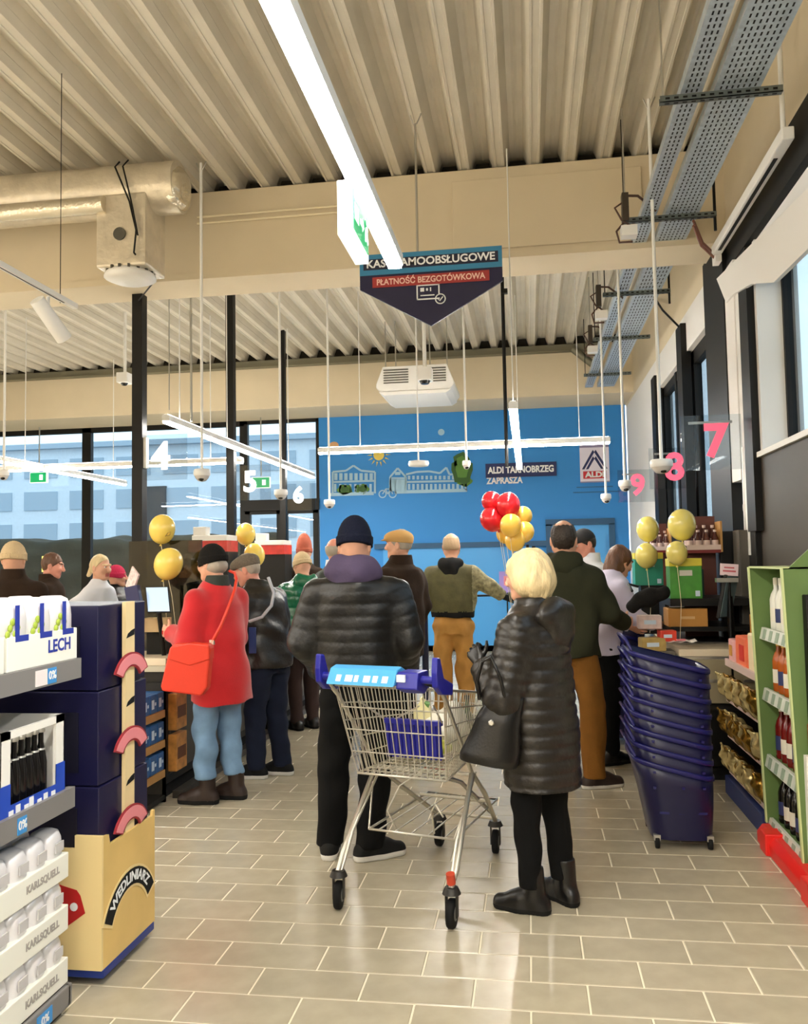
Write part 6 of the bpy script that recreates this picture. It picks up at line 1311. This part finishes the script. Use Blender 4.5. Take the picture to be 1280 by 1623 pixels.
# screen and paper sign on the right checkout
p = W(1155, 945, 6.45); o = empty('monitor', p, 'dark tilted till screen on the right checkout', 'monitor'); e1 = Vector((.35, -.9, .0)).normalized() * -1; e1 = Vector((.6, .7, 0)).normalized(); e2 = Vector((.2, -.0, .95)).normalized()
MB().prism([(-.09, -.16), (.09, -.16), (.09, .16), (-.09, .16)], p, e1, e2, e1.cross(e2) * -.025).build('case', BLKM, o, bevel=.005); MB().prism([(-.08, -.15), (.08, -.15), (.08, .15), (-.08, .15)], p, e1, e2, e1.cross(e2) * .003).build('screen_glass', mat('screen_grey', '#6f8488', .2), o); MB().cyl((p.x + .02, p.y + .03, .93), p, .025, seg=8).build('stand', BLKM, o)
p = W(1155, 903, 6.4); o = empty('paper_sign', p, 'pinkish white paper sign above the till screen', 'sign'); MB().box(p, (.125, .01, .085), rot=Matrix.Rotation(.08, 3, 'Y')).build('sheet', mat('pinkish_paper', '#e3ccd0', .6), o); MB().box(p + Vector((0, -.006, -.01)), (.09, .002, .012), rot=Matrix.Rotation(.08, 3, 'Y')).box(p + Vector((0, -.006, .015)), (.07, .002, .01), rot=Matrix.Rotation(.08, 3, 'Y')).build('print', mat('red_text', '#c25a64', .5), o); MB().box(p + Vector((-.02, 0, -.075)), (.15, .06, .03)).build('holder', STEEL, o); MB().cyl((p.x, p.y + .02, .93), p - Vector((0, -.02, .06)), .012, seg=8).build('stem', BLKM, o)
o = empty('black_bag', (.98, 6.2, 1.1), 'black padded bag held in front of the lilac shirt', 'bag'); c = W(1025, 948, 6.2); V, Q = sdf_mesh([rc((-.10, 0, -.05), (.02, 0, .01), .05, .062, .03), rc((.02, 0, .01), (.12, 0, .035), .062, .045, .03)], .008, folds(.009, 45)); q = np_obj('body', [(V, Q, 0)], [KNIT], o); o.location = c; MB().tube([c + Vector((-.1, 0, .05)), c + Vector((-.12, .05, .1)), c + Vector((-.05, .08, .08))], .01, 6).build('strap', BLK, o)
p = W(1034, 985, 6.5); 
for i, (dx, dz, w, h, col, lb) in enumerate(((-.03, 0, .17, .10, '#e0c9c4', 'pinkish white food pack on the right checkout'), (.09, -.10, .12, .08, '#d8402c', 'red food pack below the pinkish pack on the right checkout'), (-.02, -.16, .18, .10, '#b59a5a', 'beige box under the food packs at the right checkout'))):
    c = p + Vector((dx, -.02 * i - .03, dz)); o = MB().box(c, (w, .1, h), rot=rotz(.1 * i)).build('food_pack', mat('food_' + str(i), col, .45, var=.15, vscale=20), bevel=.008, loc=c); tag(o, lb, 'pack')
    q = MB().box((0, -.052, 0), (w * .5, .003, h * .3), rot=rotz(.1 * i)).build('print', PKP); q.parent = o
tag(MB().span((p.x - .12, 6.40, .0), (p.x + .14, 6.62, p.z - .21)).span((p.x - .14, 6.36, .2), (p.x + .16, 6.64, .26)).build('pack_stand', mat('stand_grey', '#5d574c', .5), bevel=.004, loc=(p.x, 6.5, 0)), 'grey stand that carries the food packs left of the right checkout', 'stand')
c = W(1078, 1018, 6.42); o = empty('receipt', c, 'crumpled white and pink receipt on the right checkout edge', 'paper'); 
m = MB(); 
for i in range(5): m.quad(c + Vector((-.09 + i * .04, -.05, .0 + .012 * (i % 2))), c + Vector((-.05 + i * .04, -.05, .012 * ((i + 1) % 2))), c + Vector((-.05 + i * .04, .05, .012 * ((i + 1) % 2) + .01)), c + Vector((-.09 + i * .04, .05, .012 * (i % 2) + .01)))
m.build('sheet', BOXW, o); MB().box(c + Vector((.0, -.02, .02)), (.06, .03, .012), rot=rotz(.3)).build('pink_slip', PINK, o)
# dark cabinets below the number seven
for (px0, px1, py, Y, mm, lb) in ((1140, 1170, 842, 7.2, BLKM, 'black cabinet left of the grey column at the right wall'), (1170, 1196, 840, 6.9, mat('column_grey', '#4f4a42', .5), 'narrow grey column cabinet under the number seven'), (1196, 1226, 841, 6.7, BLKM, 'black cabinet right of the grey column')):
    a, b = W(px0, py, Y), W(px1, py, Y); o = empty('cabinet', ((a.x + b.x) / 2, Y, 0), lb, 'cabinet'); MB().span((a.x, Y, 0), (b.x, Y + .2, a.z)).build('body', mm, o, bevel=.004); MB().span((a.x + .01, Y - .004, .95), (b.x - .01, Y, a.z - .02)).build('door', mm, o)
p = W(1187, 790, 6.85); tag(MB().cyl((p.x, 6.95, 1.8), (p.x, 6.95, 2.45), .02, seg=10).cyl((p.x, 6.95, 1.95), (p.x, 6.95, 2.0), .027, seg=10).build('pipe', STEEL, loc=(p.x, 6.95, 1.8)), 'short grey pipe running up from the grey column', 'pipe')
# ------------------------------------------------------------------ gold snack rack and green wine shelf at the right edge
GRNP = mat('shelf_green', '#5f7a42', .5, var=.04); GRE = mat('shelf_green_edge', '#c3cf94', .5); GOLD = mat('gold_foil', '#8a6a28', .26, metal=.75, bump=.8, bscale=24, var=.35, vscale=20); GOLD2 = mat('pale_gold_foil', '#cdbb84', .24, metal=.6, bump=.8, bscale=24, var=.3, vscale=20)
XF = 1.30
rk = empty('snack_rack', (1.5, 5.6, 0), 'snack rack of gold bags on a blue pallet behind the green shelf', 'rack')
MB().span((XF - .03, 5.12, .0), (1.66, 6.05, .12)).build('pallet', mat('pallet_navy', '#1a2c63', .5), rk, bevel=.006); MB().span((1.64, 5.12, .12), (1.66, 6.05, 1.16)).span((XF + .02, 5.11, .12), (1.66, 5.13, 1.16)).build('panel', mat('rack_gold', '#8a6a2c', .5, var=.2), rk)
for z in (.16, .40, .64, .88): b = MB().span((XF + .02, 5.13, z - .02), (1.64, 6.05, z)).build('shelf', SHD, rk); MB().span((XF, 5.13, z - .025), (XF + .02, 6.05, z + .02)).build('price_rail', CAPS, b)
bagp = [el((0, 0, .09), (.055, .06, .09), .02), bx((0, 0, .19), (.01, .055, .02), .006, .03), bx((0, 0, .01), (.012, .055, .015), .006, .03)]
Vb, Qb = sdf_mesh(bagp, .0085, folds(.011, 75, 8, 1))
bm = np_obj('snack_bag', [(Vb, Qb, 0)], [GOLD], None); bm2 = np_obj('snack_bag', [(Vb, Qb, 0)], [GOLD2], None); used = [False, False]
tn = ['bottom', 'second', 'third']
for ti, z in enumerate((.16, .40, .64)):
    for i in range(8):
        src = (bm, bm2)[(i + ti) % 2]
        k = (i + ti) % 2
        if not used[k]: o = src; used[k] = True
        else: o = src.copy(); COL.objects.link(o)
        o.location = (XF + .045 - .02 * (i % 2), 5.2 + i * .105, z); o.rotation_euler = (0, -.45 - .1 * random.random(), random.uniform(-.3, .3)); tag(o, f'{"gold" if k == 0 else "pale gold"} snack bag, {["first", "second", "third", "fourth", "fifth", "sixth", "seventh", "eighth"][i]} from the green shelf on the {tn[ti]} tier of the rack', 'bag', f'{"gold" if k == 0 else "pale gold"} snack bags on the {tn[ti]} tier')
for i, (y0, y1, h, col, lb) in enumerate(((5.16, 5.5, .24, '#e6d3ae', 'cream box on the top tier of the snack rack'), (5.54, 5.82, .20, '#e06a44', 'orange-red pack with a red patch on the top tier of the snack rack'), (5.86, 6.02, .16, '#d9a0a0', 'small pink pack at the far end of the top tier'))):
    o = MB().span((XF + .02, y0, .88), (XF + .16, y1, .88 + h)).build('snack_box', mat('snackbox_%d' % i, col, .5, var=.1), bevel=.01, loc=(XF + .1, y0, .88)); tag(o, lb, 'box')
    q = MB().span((-.084, .06, .05), (-.0795, .06 + (y1 - y0) * .4, h * .75)).build('print', mat('red_patch', '#c8281c', .5) if i == 1 else mat('ochre_patch', '#c08a2a', .5)); q.parent = o
MB().span((XF + .16, 5.14, .88), (XF + .2, 6.0, 1.2)).build('header_card', mat('header_ochre', '#b07a1c', .5), rk)
ws = empty('wine_shelf', (1.5, 4.76, 0), 'green shelf unit with wine bottles at the right edge', 'shelf')
def sidep(y, nm):
    m = MB().prism([(XF - .02, .10), (1.69, .10), (1.69, 1.53), (XF - .06, 1.53)], (0, y, 0), (1, 0, 0), (0, 0, 1), (0, .018, 0)); o = m.build(nm, GRNP, ws); MB().prism([(XF - .026, .10), (XF - .018, .10), (XF - .058, 1.53), (XF - .066, 1.53)], (0, y - .004, 0), (1, 0, 0), (0, 0, 1), (0, .026, 0)).build('edge_strip', GRE, o); return o
sidep(5.06, 'side_panel'); sp2 = sidep(4.42, 'side_panel'); MB().span((1.67, 4.43, .1), (1.69, 5.07, 1.72)).build('back_panel', GRNP, ws); MB().prism([(1.27, 1.53), (1.69, 1.53), (1.69, 1.92)], (0, 4.42, 0), (1, 0, 0), (0, 0, 1), (0, .02, 0)).build('sloped_top', GRNP, ws)
MB().span((XF - .06, 4.42, 1.525), (1.69, 5.07, 1.535)).build('top_edge', GRE, ws)
SLV = mat('price_rail_white', '#cfd2c6', .4); WB = mat('wine_dark', '#15130f', .12); WRED = mat('wine_red', '#6a1512', .12); WORG = mat('spirit_orange', '#a8541c', .14); WWH = mat('white_bottle', '#d9d8cc', .3); WLB = mat('wine_label', '#dcd6c4', .5); GFO = mat('gold_capsule', '#c9a23c', .35, metal=.5)
tiers = ((.12, WB, 'black', .28, 'bottom'), (.47, WRED, 'red', .30, 'second'), (.84, WORG, 'amber', .29, 'third'), (1.18, WWH, 'white', .29, 'top'))
for z, mm, cn, hh, tn_ in tiers:
    b = MB().span((XF + .01, 4.44, z - .02), (1.67, 5.06, z)).build('shelf', GRNP, ws); MB().prism([(XF - .02, z - .055), (XF + .012, z - .055), (XF + .012, z + .01), (XF - .005, z + .01)], (0, 4.44, 0), (1, 0, 0), (0, 0, 1), (0, .62, 0)).build('price_rail', SLV, b)
    m = MB()
    for k in range(5): MB().prism([(XF - .0225, z - .05), (XF - .019, z - .05), (XF - .0065, z + .004), (XF - .010, z + .004)], (0, 4.47 + k * .12, 0), (1, 0, 0), (0, 0, 1), (0, .05, 0)).build('price_tag', mat('tag_green_grey', '#8fa08a', .5), b)
    
    for i in range(6):
        y = 4.50 + i * .1; x = XF + .065; r = .037
        q = empty('wine_bottle', (x, y, z), f'{cn} bottle, {["nearest", "second", "third", "fourth", "fifth", "farthest"][i]} in the row on the {tn_} tier of the green shelf', 'bottle', group=f'{cn} bottles on the {tn_} tier of the green shelf')
        MB().lathe((x, y, z), [(r * .92, 0), (r, .01), (r, hh * .58), (r * .8, hh * .68), (r * .38, hh * .78), (r * .36, hh * .9)], 12).build('body', mm, q); MB().lathe((x, y, z + hh * .86), [(r * .42, 0), (r * .42, hh * .13), (r * .3, hh * .14)], 10).build('capsule', GFO if cn == 'amber' else (WLB if cn != 'black' else WB), q); MB().lathe((x, y, z + hh * .16), [(r * 1.012, 0), (r * 1.012, hh * .26)], 12).build('label', WLB if (i + int(z * 10)) % 3 else mat('label_blue_dark', '#2c3560', .5), q)
# end of the shelf: black framed screen and white panel on the near side, red bumper rails
MB().span((1.325, 4.36, .78), (1.69, 4.42, 1.40)).build('black_frame', BLKM, sp2, bevel=.006); MB().span((1.345, 4.355, .81), (1.68, 4.36, 1.37)).build('screen_glass', mat('screen_dark', '#2c2624', .2), sp2); MB().span((1.30, 4.38, .12), (1.69, 4.42, .62)).build('white_panel', BOXW, sp2); MB().span((1.32, 4.37, .62), (1.40, 4.41, .77)).build('red_print', mat('print_red_brown', '#8a3020', .5), sp2)
RPL = mat('bumper_red', '#e0231c', .4); o = empty('bumper_rail', (1.27, 4.7, 0), 'bright red plastic bumper rail along the foot of the green shelf', 'rail')
MB().prism([(1.22, .0), (1.29, .0), (1.29, .10), (1.25, .10), (1.22, .06)], (0, 3.0, 0), (1, 0, 0), (0, 0, 1), (0, 2.05, 0)).build('rail', RPL, o, bevel=.006)
for y in (3.4, 4.1, 4.8): MB().span((1.2, y, .0), (1.3, y + .12, .115)).build('rail_foot', RPL, o, bevel=.008)
MB().span((1.29, 3.0, 0), (1.69, 5.07, .1)).build('plinth', RPL, o)
o = empty('shelf_unit', (1.5, 3.7, 0), 'white shelf side nearest the camera at the lower right edge', 'shelf')
MB().span((1.66, 3.0, .1), (1.69, 4.34, 1.45)).build('back_panel', BOXW, o); MB().span((1.36, 4.31, .1), (1.66, 4.34, 1.3)).build('side_panel', BOXW, o, bevel=.004); MB().span((1.36, 3.0, .1), (1.66, 3.03, 1.3)).build('side_panel', BOXW, o, bevel=.004)
for z in (.16, .52, .88, 1.24): b = MB().span((1.37, 3.03, z - .02), (1.66, 4.31, z)).build('shelf_board', BOXW, o); MB().span((1.355, 3.03, z - .04), (1.37, 4.31, z + .015)).build('price_rail', SLV, b)
